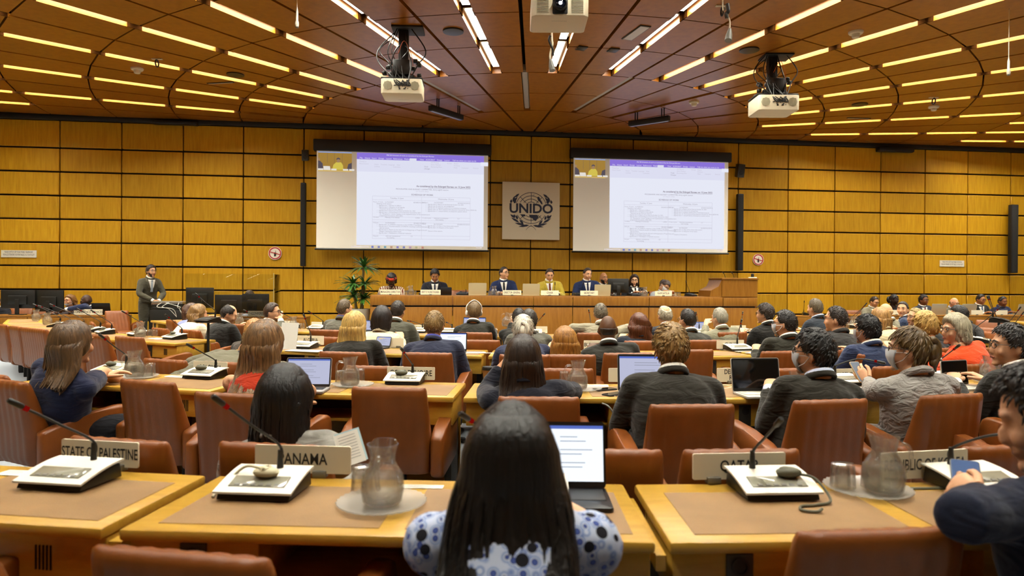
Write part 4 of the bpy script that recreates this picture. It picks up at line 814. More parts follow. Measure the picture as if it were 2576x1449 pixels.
nameplate(1863, r1, .31, 'QATAR', 'nameplate reading QATAR on the foremost table', .084, -4, -.28, xs=.78, size=.05)
nameplate(2330, r1, .33, 'REPUBLIC OF KOREA', 'nameplate reading REPUBLIC OF KOREA on the foremost table, right', .088, -8, -.4, xs=.66, size=.05, off=-.0)
nameplate(323, r2, .27, 'CHILE', 'nameplate reading CHILE, mostly hidden by the carafe', .062, 6, size=.045)
nameplate(530, r2, .27, 'COLOMBIA', 'nameplate reading COLOMBIA in the second row', .085, 4, .3, xs=.72, size=.05)
nameplate(785, r2, .27, 'COSTA RICA', 'nameplate behind the silver laptop, only its final A showing', .09, 0, .3, xs=.8)
nameplate(1035, r2, .315, 'COTE D\u2019IVOIRE', 'nameplate reading COTE D\u2019IVOIRE in the second row', .082, 0, .2, xs=.78, size=.052)
nameplate(1592, r2, .31, 'CZECHIA', 'nameplate starting CZE, behind the grey laptop', .088, 0, -.2, xs=.85, size=.052)
nameplate(1862, r2, .31, 'DEMOCRATIC\nREPUBLIC', 'nameplate reading DEMOCRATIC REPUBLIC behind the silver laptop', .09, -3, -.2, xs=.8, size=.042)
nameplate(2112, r2, .25, 'DOMINICAN REPUBLIC', 'nameplate ending REPUBLIC beside the man with glasses and mask', .078, -5, .3, xs=.68, size=.04)
nameplate(782, r3, .295, 'ALGERIA', 'nameplate reading ALGERIA in the third row', .09, 0, .3, xs=.85, size=.05)
nameplate(985, r3, .25, '', 'blank-looking nameplate edge beside the blonde woman\u2019s arm', .085, 0, .3)
nameplate(1140, r3, .27, '', 'nameplate edge right of the laptop of the navy-suited man', .085, 0, .3)
nameplate(1508, r3, .3, 'BURKINA FASO', 'nameplate starting BUR, behind the bald man', .085, 0, .3, xs=.85, size=.05)
nameplate(1838, r3, .3, 'CHINA', 'nameplate reading CHINA behind a console', .085, -3, .3, xs=.8, size=.05)
for px, t, lb, yw in ((725, '', 'white nameplate left of the carafe in the fourth row', 2), (803, '', 'small white nameplate beside the man in grey near the plant', 0), (938, 'AY', 'nameplate ending in Y beside the dark-bobbed woman', 0), (1050, 'JAPAN', 'nameplate ending in PAN beyond the man in a dark grey suit', 0), (1352, '', 'blank white nameplate right of the man pouring water', 0), (1450, 'M', 'white nameplate left of the man in a light grey suit', 0), (1858, '', 'white nameplate behind the console right of the grey-haired man', -3)):
    nameplate(px, r4, .26, t, lb, .085, yw, .3, xs=.8, size=.05)
for px, D, t, lb in ((222, 13.88, 'CONFERENCE SERVICES', 'nameplate reading CONFERENCE SERVICES on the left secretariat desk'), (668, 13.33, 'CONFERENCE SERVICES', 'nameplate ending SERVICES on the desk behind the clear screen')):
    P = onplane(px, 790, D); nameplate(px, 0, .5 if px < 300 else .62, t, lb, .1, 0, .0, z=.742, P=P, xs=.72, size=.066).matrix_local = TR((P.x, P.y, .752), PHI)
for px, t, lb in ((2400, '', 'nameplate of the bald man behind the wall desk'), (2458, '', 'nameplate of the man in a black suit behind the wall desk'), (2520, '', 'nameplate of the man in a navy suit behind the wall desk'), (2255, '', 'white nameplate before the woman behind the wall desk')):
    P = onplane(px, 790, 14.0); nameplate(px, 0, .28, '', lb, .1, 0, 0, P=P).matrix_local = TR((P.x, P.y, .772), PHI)
for px, t, w, lb, xs in ((982, 'MANAGING DIRECTOR', .36, 'nameplate reading MANAGING DIRECTOR on the podium', .62), (1083, 'DEPUTY TO THE DIRECTOR GENERAL', .36, 'nameplate reading DEPUTY TO THE DIRECTOR GENERAL on the podium', .36), (1288, 'DIRECTOR GENERAL', .345, 'nameplate reading DIRECTOR GENERAL on the podium', .62), (1383, 'CHAIR', .335, 'nameplate reading CHAIR before the man in a yellow jacket', .75), (1482, 'SECRETARY', .335, 'nameplate reading SECRETARY on the podium', .72), (1669, 'RAPPORTEUR', .33, 'nameplate reading RAPPORTEUR on the podium', .72)):
    P = dtop(px, .12); o = nameplate(px, 0, w, t, lb, .088, 0, .0, P=P, z=DZ+.014, xs=xs, size=.052); o.matrix_local = TR((P.x, P.y, DZ+.02), PHI)
# ---- carafes, glasses, dishes
CPROF = [(0, 0), (.046, 0), (.056, .012), (.062, .045), (.058, .085), (.044, .108), (.036, .122), (.036, .14), (.041, .16), (.0445, .172), (.042, .172), (.0385, .16), (.033, .14), (.033, .122), (.041, .106), (.055, .083), (.058, .045), (.052, .012), (.043, .006), (0, .006)]
def carafe(px, py, lb, rot=0, P=None, sc=1.0, rz=None, M=None):
    P = P or tp(px, py, TZ+.008)
    o = thing('carafe', lb, 'carafe', M if M is not None else TR(P, rot) @ Matrix.Scale(sc, 4), 'glass water carafes')
    if carafe.me is None:
        mb = MB().lathe(CPROF, 32)
        mb.v = [(x*(1+.12*max(0, (z-.14)/.03)*(x > .03)), y, z+.006*max(0, (z-.15)/.02)*(x > .025)) for x, y, z in mb.v]
        a = mb.mesh('glass_body', GLASS, 60)
        b = MB().tube(smooth([(-.036, 0, .142), (-.066, 0, .146), (-.083, 0, .12), (-.078, 0, .08), (-.058, 0, .06)], 6), .0065, 10).mesh('handle', GLASS, 60)
        c = MB().lathe([(0, .007), (.043, .007), (.0525, .013), (.0582, .045), (.0556, .08), (.0553, .0835), (0, .0835)], 32).mesh('water', WATER, 60)
        carafe.me = (a, b, c)
    for n, m in zip(('glass_body', 'handle', 'water'), carafe.me): put(n, m, o)
    return o
carafe.me = None
DISH = thin_glass('pressed_glass', .96, 1.4, 0, .22, .28)
def dish(px, py, lb, R=.128):
    P = tp(px, py); o = thing('glass_dish', lb, 'dish', TR(P), 'pressed glass dishes'); n = 60
    prof = [(.0, .002), (R*.5, .002), (R*.7, .003), (R*.92, .010), (R, .014), (R*.99, .017), (R*.9, .012), (R*.7, .007), (R*.5, .0065), (0, .0065)]
    mb = MB(); vs = []
    for r, z in prof:
        vs.append([(r*(1+.012*cos(i*pi)*(r > R*.9))*cos(2*pi*i/n), r*(1+.012*cos(i*pi)*(r > R*.9))*sin(2*pi*i/n), z+.0012*cos(i*pi)*(r > R*.4)) for i in range(n)])
    mb.loft([v[1:]+v[:1] for v in vs]).build('dish_body', DISH, o, ang=80, fix=True); return o
def tumbler(px, py, lb, up=False, P=None, sc=1.0):
    P = P or tp(px, py, TZ+.009); o = put('drinking_glass', None); o.matrix_local = TR(P) @ Matrix.Scale(sc, 4); tag(o, lb, 'glass', 'drinking glasses')
    if tumbler.me is None:
        tumbler.me = MB().lathe([(.0, .078), (.026, .078), (.029, .074), (.031, .045), (.033, .0), (.0315, 0), (.0295, .04), (.027, .068), (0, .070)], 28).mesh('tumbler', GLASS, 60); tumbler.up = MB().lathe([(.0, 0), (.026, 0), (.029, .004), (.031, .033), (.033, .078), (.0315, .078), (.0295, .038), (.027, .010), (0, .008)], 28).mesh('tumbler', GLASS, 60)
    put('tumbler', tumbler.up if up else tumbler.me, o); return o
tumbler.me = None
dish(960, 1272, 'round pressed-glass dish under the carafe on the PANAMA table'); carafe(962, 1268, 'glass water carafe on a round glass dish on the PANAMA table, nearest to the viewer', pi*.5)
tumbler(910, 1236, 'upturned glass left of the carafe on the PANAMA table')
dish(2183, 1236, 'round pressed-glass dish under carafe and glasses, left of REPUBLIC OF KOREA'); carafe(2223, 1238, 'glass water carafe left of the REPUBLIC OF KOREA nameplate', pi)
tumbler(2118, 1214, 'front one of two upturned glasses left of the Korean carafe', sc=.95); tumbler(2131, 1203, 'rear one of two upturned glasses left of the Korean carafe', sc=.95); tumbler(2196, 1202, 'upturned glass half hidden behind the Korean carafe', sc=.95)
for px, py, lb, gl in ((338, 949, 'glass water carafe beside the CHILE nameplate', ((371, 947, 'upturned glass right of the carafe at the CHILE nameplate'), (379, 942, 'second upturned glass right of the carafe at the CHILE nameplate'))), (880, 970, 'glass water carafe left of the COTE D\u2019IVOIRE nameplate', ((856, 963, 'glass left of the carafe near COTE D\u2019IVOIRE'), (905, 958, 'glass right of the carafe near COTE D\u2019IVOIRE'))), (1453, 980, 'glass water carafe on the table right of the dark-haired woman', ((1421, 962, 'glass left of the carafe by the dark-haired woman'),)), (2490, 960, 'glass carafe right of the second black-screened laptop', ())):
    dish(px+8, py+1, 'round glass dish under the %s' % lb.replace('glass ', '')); carafe(px, py, lb, 0 if px < 1000 else .3)
    for g in gl: tumbler(*g)
for px, py, lb in ((2000, 962, 'glass in front of the man with glasses and mask, left one'), (2020, 957, 'glass in front of the man with glasses and mask, right one')): tumbler(px, py, lb, True)
for px, py, lb, rot in ((353, 849, 'glass water carafe on the empty left-wing table', 0), (738, 829, 'glass water carafe in the fourth row, left of the plant', 0), (91, 807, 'left one of two glass carafes before the monitors', 0), (119, 817, 'right one of two glass carafes before the monitors', 0), (603, 810, 'glass water carafe before the second CONFERENCE SERVICES plate', 0), (2148, 822, 'glass water carafe on the right wing', 0)):
    carafe(px, py, lb, rot)
for px, py, lb in ((377, 846, 'left upturned glass on the empty left-wing table'), (389, 846, 'right upturned glass on the empty left-wing table'), (146, 812, 'glass right of the carafes before the monitors'), (222, 834, 'glass near the navy-dressed woman\u2019s head'), (230, 834, 'second glass near the navy-dressed woman\u2019s head'), (760, 828, 'glass right of the carafe in the fourth row'), (1038, 882, 'glass behind the navy-suited man\u2019s shoulder'), (1592, 886, 'glass before the auburn-haired woman'), (1600, 890, 'second glass right of the bald man\u2019s shoulder'), (1245, 840, 'glass at the hand of the man with headphones'), (2132, 824, 'glass left of the carafe on the right wing')): tumbler(px, py, lb)
for px, lb in ((1033, 'glass carafe between the MANAGING DIRECTOR and DEPUTY nameplates'), (1243, 'glass carafe left of the DIRECTOR GENERAL nameplate'), (1622, 'glass carafe left of the RAPPORTEUR nameplate')): carafe(0, 0, lb, P=dtop(px, .3))
for px, lb in ((1022, 'glass left of the carafe at MANAGING DIRECTOR'), (1043, 'glass right of the carafe at MANAGING DIRECTOR'), (1232, 'glass left of the carafe at DIRECTOR GENERAL'), (1252, 'glass right of the carafe at DIRECTOR GENERAL'), (1262, 'second glass right of the carafe at DIRECTOR GENERAL'), (1612, 'glass left of the carafe at RAPPORTEUR'), (1700, 'left glass right of the RAPPORTEUR nameplate'), (1708, 'right glass right of the RAPPORTEUR nameplate')): tumbler(0, 0, lb, True, P=dtop(px, .22))
# ---- laptops and monitors
def laptop(P, rz, lb, w=.33, op=20, shell='9b9a96', keys='2a2a2a', scr=None, bez='121212', content=True, h=None, M=None, name='laptop'):
    h = h or w*.66; o = thing(name, lb, 'laptop', M if M is not None else TR(P, rz)); SH = mat('shell_'+shell, shell, .35, .2)
    MB().prism(rrect(w, h, .012), .0, .014, .003).build('base', SH, o)
    MB().box((0, .02, .0145), (w*.86, h*.5, .002), .0005).build('keyboard', mat('keys_'+keys, keys, .5), o)
    LM = Matrix.Translation((0, h/2-.004, .012)) @ Matrix.Rotation(radians(-op), 4, 'X')       # lid stands up, tipped away
    l = MB().prism(rrect(w, h, .012), -.003, .004, M=LM @ Matrix.Translation((0, 0, h/2)) @ Matrix.Rotation(pi/2, 4, 'X')).build('lid', SH, o)
    MB().prism(rrect(w-.006, h-.006, .010), .004, .0048, M=LM @ Matrix.Translation((0, 0, h/2)) @ Matrix.Rotation(pi/2, 4, 'X')).build('bezel', mat('bezel_'+bez, bez, .4), l, ang=0)
    SM = LM @ Matrix.Translation((0, -.005, h/2+.004)) @ Matrix.Rotation(pi/2, 4, 'X')
    s = MB().box((0, 0, .0004), (w*.93, h*.84, .0008), M=SM).build('screen', scr or mat('screen_off', '0c0e10', .08, spec=.6), l, ang=0)
    if scr and content:
        MB().box((0, h*.395, .0012), (w*.93, h*.05, .0006), M=SM).build('window_bar', emit('screen_bar', (.10, .16, .55), 1.0), s, ang=0)
        mb = MB(); R = random.Random(len(lb))
        for i in range(9):
            if i % 3 != 2: q = R.uniform(.25, .5); mb.box((-w*.2+q*w/2, h*(.25-.065*i), .0012), (q*w, h*.012, .0005), M=SM)
        mb.build('text_lines', emit('screen_text', (.35, .37, .45), .7), s, ang=0)
    return o
BR = emit('bright_page', (.86, .92, 1.0), 1.15); PG = emit('page_screen', (.62, .64, .85), .8)
def lap_at(px, py, yaw, *a, **k): P = tp(px, py); return laptop(P, face_c(P, yaw), *a, **k)
laptop(tp(1448, 1262), face_c(tp(1448, 1262)), 'black tablet computer with a bright page, right of the long-haired woman', w=.2, op=12, shell='17171a', scr=BR, h=.2, name='tablet_computer')
P = tp(1448, 1262)
lap_at(765, 985, -8, 'silver laptop with a document, right of the woman in the red dress', w=.27, op=14, scr=PG, shell='a9a39c')
lap_at(1635, 1008, 3, 'grey laptop with a document in front of the blond man', w=.33, op=10, scr=PG, shell='6f706c')
lap_at(1925, 998, -2, 'silver laptop with a black screen left of the man with glasses and mask', w=.30, op=10, shell='d5d0c4', keys='d9d2c0', bez='0d0d0d')
lap_at(2432, 978, -10, 'silver laptop with a black screen at the right, white keyboard', w=.24, op=6, shell='c9c4b8', keys='d9d2c0', bez='0d0d0d')
lap_at(1136, 888, -2, 'laptop with a bright page beside the navy-suited man', w=.26, op=8, scr=BR, shell='3b3b3b')
lap_at(957, 876, 6, 'small tablet computer beside the blonde woman\u2019s arm', w=.16, op=25, scr=PG, shell='2b2b2b', name='tablet_computer')
lap_at(1190, 835, 0, 'laptop in front of the man with headphones', w=.3, op=15, scr=PG, shell='4b4b4b')
lap_at(1772, 835, -3, 'laptop beside the short-haired man in a dark suit, fourth row', w=.24, op=30, scr=PG, shell='5b5b5b')
lap_at(925, 836, 0, 'laptop corner behind the blonde woman', w=.22, op=20, scr=PG, shell='2b3b4b')
def dlap(px, back, *a, **k): P = dtop(px, back); return laptop(P, PHI+pi, *a, **k)
dlap(1200, .32, 'silver laptop seen from behind, left of the DIRECTOR GENERAL nameplate', w=.33, op=8, shell='c3b48d', scr=PG); dlap(1334, .32, 'silver laptop seen from behind, left of the CHAIR nameplate', w=.32, op=8, shell='c3b48d', scr=PG); dlap(1512, .32, 'silver laptop seen from behind, right of the SECRETARY nameplate', w=.31, op=8, shell='c3b48d', scr=PG)
dlap(1122, .25, 'black tablet computer standing right of the DEPUTY nameplate', w=.2, op=18, shell='141416', h=.14, name='tablet_computer')
P = onplane(262, 780, SD+.3); laptop(Vector((P.x, P.y, .7405)), PHI+pi, 'black laptop at the right end of the left secretariat desk', w=.33, op=12, shell='121212')
for px, lb in ((2350, 'grey laptop before the man with a red tie behind the wall desk'), (2425, 'pale laptop between the bald man and the man in a black suit'), (2565, 'pale laptop at the right edge of the wall desk')):
    P = onplane(px, 790, 14.3); laptop(Vector((P.x, P.y, .7605)), PHI+pi, lb, w=.36, op=14, shell='b9b39a')
def monitor(P, rz, lb, w=.56, h=.36, lift=.1):
    o = thing('monitor', lb, 'monitor', TR(P, rz)); 
    MB().prism(rrect(w, h, .01), -.012, .012, .004, M=Matrix.Translation((0, 0, lift+h/2)) @ Matrix.Rotation(pi/2, 4, 'X')).build('monitor_shell', BLKPL, o)
    MB().box((0, .013, lift+h/2), (w-.04, .004, h-.05)).build('screen', emit('monitor_page', (.5, .55, .7), .5), o)
    MB().box((0, -.03, lift+h*.45), (w*.55, .04, h*.5), .012).build('rear_housing', BLKPL, o)
    MB().box((0, -.045, (lift+h*.5)/2), (.07, .03, lift+h*.5), .006).build('stand_neck', BLKPL, o); MB().prism(rrect(.26, .18, .03), 0, .012, .003, M=Matrix.Translation((0, -.02, 0))).build('stand_foot', BLKPL, o)
    return o
for px, D, w, h, lift, lb, yw in ((46, SD+.2, .58, .34, .12, 'black monitor seen from behind, left one on the left secretariat desk', .05), (125, SD+.2, .54, .40, .06, 'black monitor seen from behind, right one on the left secretariat desk', -.15), (503, 13.6, .48, .38, .15, 'black monitor seen from behind, tallest one behind the clear screen', .15), (577, 13.6, .52, .34, .06, 'black monitor with a grey bracket behind the clear screen, middle one', 0), (643, 13.55, .5, .36, .06, 'black monitor behind the clear screen, in front of the man with glasses', -.1)):
    P = onplane(px, 790, D); monitor(Vector((P.x, P.y, .741)), PHI+yw, lb, w, h, lift)
P = dtop(1555, .35); monitor(P, PHI-.12, 'black monitor seen from behind on the podium, right of the silver laptop', .40, .27, .06)
# clear screen round the operators' desk
a, b = onplane(466, 790, 13.25), onplane(688, 790, 13.25); d = (b-a)
o = thing('clear_screen', 'clear acrylic screen standing on the operators\u2019 desk right of the standing man', 'screen', TR((a.x, a.y, .745), atan2(d.y, d.x)))
CLR = clear_sheet('clear_acrylic'); MB().box((d.length/2, 0, .39), (d.length, .008, .78), .001).build('acrylic_sheet', CLR, o); MB().box((d.length-.004, .3, .39), (.008, .6, .78), .001).build('side_sheet', CLR, o)
MB().tube([(d.length, 0, 0), (d.length, 0, .80)], .006, 6).build('edge_strip', mat('edge_strip', 'b9a876', .3), o)
# electronic rack behind the standing man
P = onplane(432, 790, 14.2); o = thing('equipment_rack', 'black rack of electronic equipment with loose white cables right of the standing man', 'rack', TR((P.x, P.y, 0), PHI))
MB().box((0, 0, .42), (.62, .5, .84), .01).build('rack_case', BLKPL, o)
for i in range(3): MB().box((0, -.02, .87+i*.055), (.56, .46, .042), .006).build('device', METAL if i == 2 else BLKPL, o)
mb = MB(); R = random.Random(4)
for i in range(4): mb.tube(smooth([(R.uniform(-.2, .25), -.26, .98), (R.uniform(-.2, .3), -.33, .9), (R.uniform(0, .3), -.3, .86), (R.uniform(.15, .34), -.27, .7+.1*R.random())], 6), .0045, 6)
mb.build('white_cables', WHITEPL, o)
# plant in a tall pot
P = onplane(903, 790, 13.2); o = thing('potted_plant', 'green dracaena with four leaf heads in a tall pale pot left of the podium', 'plant', TR((P.x, P.y, 0)))
MB().lathe([(0, 0), (.13, 0), (.17, .45), (.205, .86), (.21, .90), (.19, .90), (.18, .84), (0, .84)], 32).build('pot', mat('pale_pot', 'b5b1a0', .5), o)
LF = mat('leaf_green', '2f5a1c', .35, vary=.35, bscale=14); STM = mat('plant_stem', '6b5a35', .8)
R = random.Random(11)
for hx, hy, lean in ((915, 668, 0), (889, 710, 0), (918, 712, 0), (890, 742, 0), (916, 748, 0)):
    H = onplane(hx, hy, 13.2)-Vector((P.x, P.y, 0)); b0 = Vector((H.x*.45, .05*R.uniform(-1, 1), .85))
    MB().tube(smooth([b0, b0.lerp(H, .5)+Vector((0, .02, 0)), H], 5), [.022]*11, 8).build('stem', STM, o)
    mb = MB()
    for i in range(46):
        a = R.uniform(0, 2*pi); up = R.uniform(-.15, 1.1); L = R.uniform(.24, .38) if hy != 668 else R.uniform(.28, .42)
        dv = Vector((cos(a)*cos(up), sin(a)*cos(up), sin(up))); side = Vector((-sin(a), cos(a), 0)); pts = []
        for k in range(6):
            t = k/5; c = H + Vector((0, 0, R.uniform(-.0, .002)-.03)) + dv*L*t - Vector((0, 0, 1))*(.20*L*t*t*1.6); wd = .019*sin(pi*min(1, .15+t*.85))**.8
            pts.append([c-side*wd, c-Vector((0, 0, .006)), c+side*wd, c+Vector((0, 0, .002))])
        mb.loft(pts)
    mb.build('leaf_head', LF, o, ang=70, fix=True)
# papers and small things
def paper(px, py, w, d, yaw, lb, n=1, m=None, lines=True, z=TZ, cat='paper'):
    P = tp(px, py, z); o = thing('paper_sheet' if n == 1 else 'paper_stack', lb, cat, TR(P, face_c(P, yaw))); t = .0008*n+.0006
    MB().box((0, 0, t/2), (w, d, t)).build('sheet', m or PAPER, o, ang=0)
    if lines:
        mb = MB()
        for i in range(7): mb.box((-w*.05*(i % 3), d*(.36-.11*i), t+.0003), (w*(.8-.1*(i % 3)), d*.018, .0003))
        mb.build('printed_lines', mat('print_grey', '8a857a', .8), o, ang=0)
    return o
for a in ((40, 1190, .1, .06, 0, 'white card lying at the left end of the foremost table'), (1062, 1224, .14, .035, 0, 'white card on the table right of the nearest carafe'), (455, 948, .22, .07, 5, 'white sheets between the CHILE carafe and the COLOMBIA console'), (620, 970, .2, .2, 20, 'folded white papers at the arm of the woman in red'), (1015, 966, .2, .05, 0, 'white papers behind the COTE D\u2019IVOIRE console'), (770, 886, .35, .16, 4, 'papers spread before the ALGERIA console', 4), (1180, 888, .3, .1, -10, 'open booklet right of the navy-suited man', 6), (1490, 970, .2, .08, 5, 'white papers behind the carafe near the dark-haired woman'), (1235, 888, .14, .06, 0, 'white card on the third-row table before the white-haired person'), (1870, 880, .32, .2, -14, 'loose white papers before the CHINA nameplate', 8), (1915, 888, .26, .2, -30, 'loose white paper hanging over the edge near the CHINA nameplate', 2), (2140, 975, .16, .12, -4, 'papers on the console at the REPUBLIC nameplate'), (395, 852, .22, .1, 12, 'white papers on the empty left-wing table'), (640, 842, .2, .15, 10, 'pinkish papers before the balding man', 3), (820, 834, .2, .06, 0, 'white papers behind the man in grey near the plant'), (2245, 884, .34, .22, -14, 'open white folder held up beside the navy-suited man with a mask', 3), (1690, 884, .2, .1, 0, 'small white papers beyond the blond man\u2019s ear')):
    paper(*a)
P = aty(880, 1128, 2.45); o = thing('paper_stack', 'white pages with a pale blue cover held by the woman in grey', 'paper', Matrix.Translation(P) @ Matrix.Rotation(.25, 4, 'Z') @ Matrix.Rotation(radians(68), 4, 'X') @ Matrix.Rotation(radians(16), 4, 'Z'))
MB().box((0, 0, 0), (.085, .115, .005)).build('pages', PAPER, o, ang=0); MB().box((.006, .004, -.004), (.088, .118, .002)).build('cover', mat('pale_blue_card', 'bcd6d8', .7), o, ang=0)
mb = MB()
for i in range(9): mb.box((0, .045-.01*i, .0028), (.06, .0015, .0004))
mb.build('printed_lines', mat('print_grey', '8a857a', .8), o, ang=0)
P = aty(727, 845, 5.5); o = thing('paper_sheet', 'upright white page read by the red-haired person beyond the woman in red', 'paper', Matrix.Translation(P) @ Matrix.Rotation(-.35, 4, 'Z') @ Matrix.Rotation(radians(80), 4, 'X')); MB().box((0, 0, 0), (.16, .21, .003)).build('sheet', PAPER, o, ang=0)
def phone(px, py, lb, yaw=0, M=None, col='16171b', scr=None):
    P = tp(px, py); o = thing('phone', lb, 'phone', M if M is not None else TR(P, face_c(P, yaw)))
    MB().prism(rrect(.072, .148, .01), 0, .008, .002).build('phone_body', mat('shell_'+col, col, .3), o); MB().prism(rrect(.066, .14, .008), .0078, .0086).build('screen', scr or mat('screen_off', '0c0e10', .08, spec=.6), o, ang=0); return o
phone(1521, 981, 'black phone lying on the table near the carafe by the dark-haired woman', 60); phone(1545, 993, 'black battery pack lying before the blond man', 50, col='24242a')
phone(1088, 891, 'black phone on the table left of the navy-suited man\u2019s elbow', 70)
for pts, r, m, lb, nm in (([tp(1548, 997), tp(1552, 1004, .72), tp(1553, 1020, .66), tp(1558, 1040, .6), tp(1580, 1055, .57)], .0045, WHITEPL, 'white charging cable hanging from the table before the blond man', 'charging_cable'), ([aty(1515, 1015, 3.84), aty(1530, 1022, 3.80), aty(1543, 1040, 3.79), aty(1545, 1060, 3.85)], .005, GREY, 'grey power cable plugged into the table socket', 'power_cable'), ([tp(800, 962), tp(818, 950), tp(825, 965), tp(808, 968), tp(822, 972), tp(835, 965)], .003, WHITEPL, 'tangled white cable right of the silver laptop', 'charging_cable'), ([tp(1795, 965), tp(1830, 960), tp(1850, 970), tp(1820, 978), tp(1800, 968), tp(1845, 964)], .004, mat('cable_ivory', 'd8cfb0', .5), 'tangled ivory cable left of the silver laptop', 'charging_cable'), ([tp(2385, 962), tp(2390, 975), tp(2408, 985), tp(2415, 978), tp(2400, 972)], .004, GREY, 'grey cable under the second black-screened laptop', 'charging_cable')):
    tag(MB().tube(smooth(pts, 8), r, 8).build(nm, m), lb, 'cable')
P = aty(1230, 940, 4.3); o = thing('coffee_cup', 'brown paper coffee cup with a black lid left of the dark-haired woman', 'cup', TR((P.x, P.y, TZ))); MB().lathe([(0, 0), (.028, 0), (.04, .11), (0, .11)], 24).build('cup_body', mat('cup_brown', '8a6334', .7), o); MB().lathe([(0, .108), (.043, .108), (.043, .118), (.038, .128), (0, .126)], 24).build('lid', BLKPL, o)
ch = next(c for c in SC.objects if 'woman in the navy dress' in c.get('label', '') and c.get('category') == 'chair'); P = ch.matrix_basis @ Vector((.25, -.06, .70)); o = thing('bag', 'small pale bag with a green edge beside the woman in the navy dress', 'bag', TR((P.x, P.y, P.z-.05))); MB().box((0, 0, .03), (.04, .04, .07), .012).build('bag_body', mat('bag_pale', 'cfd6b0', .7), o); MB().box((.024, 0, .04), (.01, .04, .10), .003).build('green_edge', mat('bag_green', '2f7a3c', .6), o)
MB().tube(smooth([(-.02, 0, .06), (-.01, .01, .085), (.0, 0, .07), (.012, 0, .09), (.0, -.01, .065)], 5), .004, 6).build('strap', PAPER, o)
# podium microphones and telephone-like units
for px, tip, lb, ring in ((1072, (1069, 712), 'small black podium microphone before the DEPUTY nameplate', False), (1392, (1396, 716), 'podium microphone with a lit red ring before the man in yellow', True), (1738, (1727, 712), 'podium microphone at the right, on a black console before the lectern', False), (1594, (1590, 732), 'low podium microphone before the bearded man with glasses', False), (1165, (1163, 733), 'low podium microphone left of the silver laptop', False), (1458, (1466, 716), 'podium microphone before the secretary', False)):
    P = dtop(px, .28); console(px, 745, tip, lb, 0, P=P, dark=True, fwd=-.05, sc=.95, ring=ring)
P = onplane(2030, 795, 13.85); console(2030, 790, (2023, 762), 'black microphone console on the side desk right of the lectern', 0, P=Vector((P.x, P.y, .762)), dark=True, fwd=-.02, ring=False)
for px, lb in ((1825, 'left'), (1847, 'right')):
    P = onplane(px, 697, DF+.3); c = thing('lectern_microphone', 'thin gooseneck microphone on the lectern, %s one' % lb, 'microphone', TR((P.x, P.y, zt))); MB().tube(smooth([(0, 0, 0), (-.02, 0, .06), (-.05, -.03, .10)], 6), .005, 6).build('gooseneck', BLKPL, c); MB().tube([(-.045, -.028, .095), (-.07, -.04, .115)], .012, 8).build('microphone_head', BLKPL, c)
P = onplane(1893, 697, DF+.2); c = thing('desk_lamp', 'small black device on a white base on top of the lectern', 'device', TR((P.x, P.y, zt))); MB().box((0, 0, .01), (.14, .1, .02), .006).build('device_base', WHITEPL, c); MB().lathe([(0, .02), (.03, .02), (.028, .08), (.015, .09), (0, .09)], 16).build('device_body', BLACK, c)
# ------------------------------------------------------------------ people
FUSE = []
WR = bpy.data.textures.new('cloth_folds', 'CLOUDS'); WR.noise_scale = .11; WR.noise_depth = 2
def fuse(mb, name, m, parent, vox, it=4, folds=0):
    me = bpy.data.meshes.new(name); me.from_pydata(mb.v, [], mb.f); me.materials.append(m); me.update()
    o = bpy.data.objects.new(name, me); COL.objects.link(o)
    if parent is not None: o.parent = parent
    a = o.modifiers.new('r', 'REMESH'); a.mode = 'VOXEL'; a.voxel_size = vox
    b = o.modifiers.new('s', 'SMOOTH'); b.factor = .5; b.iterations = it
    if folds: d = o.modifiers.new('d', 'DISPLACE'); d.texture = WR; d.strength = folds; d.mid_level = .5; d.texture_coords = 'GLOBAL'
    FUSE.append(o); return o
def bake():
    dg = bpy.context.evaluated_depsgraph_get()
    new = [(o, bpy.data.meshes.new_from_object(o.evaluated_get(dg))) for o in FUSE]
    for o, me in new: o.modifiers.clear(); n = o.data.name; o.data = me; me.name = n; me.shade_smooth()
def headpos(d):
    x, y, z = d; X, Y, Z = .074*x, .095*y, .118*z
    if z < 0:
        s = -z; X *= 1-.28*s*s; Y = Y*(1-.12*s)+.016*s
        if y < 0 and s > .15: Y *= 1-.38*min(1, (s-.15)/.7)
    if y > 0: Y *= 1-.06*abs(x)
    return Vector((X, Y, Z))
def dirs(n, m):
    out = []
    for i in range(m+1):
        z = -cos(pi*i/m); r = max(.0, sin(pi*i/m)); out.append([Vector((r*sin(2*pi*j/n), r*cos(2*pi*j/n), z)) for j in range(n)])
    return out
def sstep(a, b, x): t = min(1, max(0, (x-a)/(b-a))); return t*t*(3-2*t)
def interp(tab, x):
    for (a, u), (b, v) in zip(tab, tab[1:]):
        if x <= b: return u+(v-u)*max(0, (x-a))/(b-a)
    return tab[-1][1]
def shell(mb, maskf, thick, M, n=44, m=30, rough=.25, seed=0, inner=-.022, k=1.0):
    rings = []
    for row in dirs(n, m):
        r = []
        for d in row:
            mk = maskf(d); nz = noise.noise(Vector((d.x*7+seed, d.y*7, d.z*5)))+.5*noise.noise(Vector((d.x*17, d.y*17+seed, d.z*9)))
            t = thick(d) if callable(thick) else thick
            r.append(M @ ((headpos(d) + d*(inner+(t*(1+rough*nz)-inner)*mk))*k))
        rings.append(r[::-1])
    return mb.loft(rings)
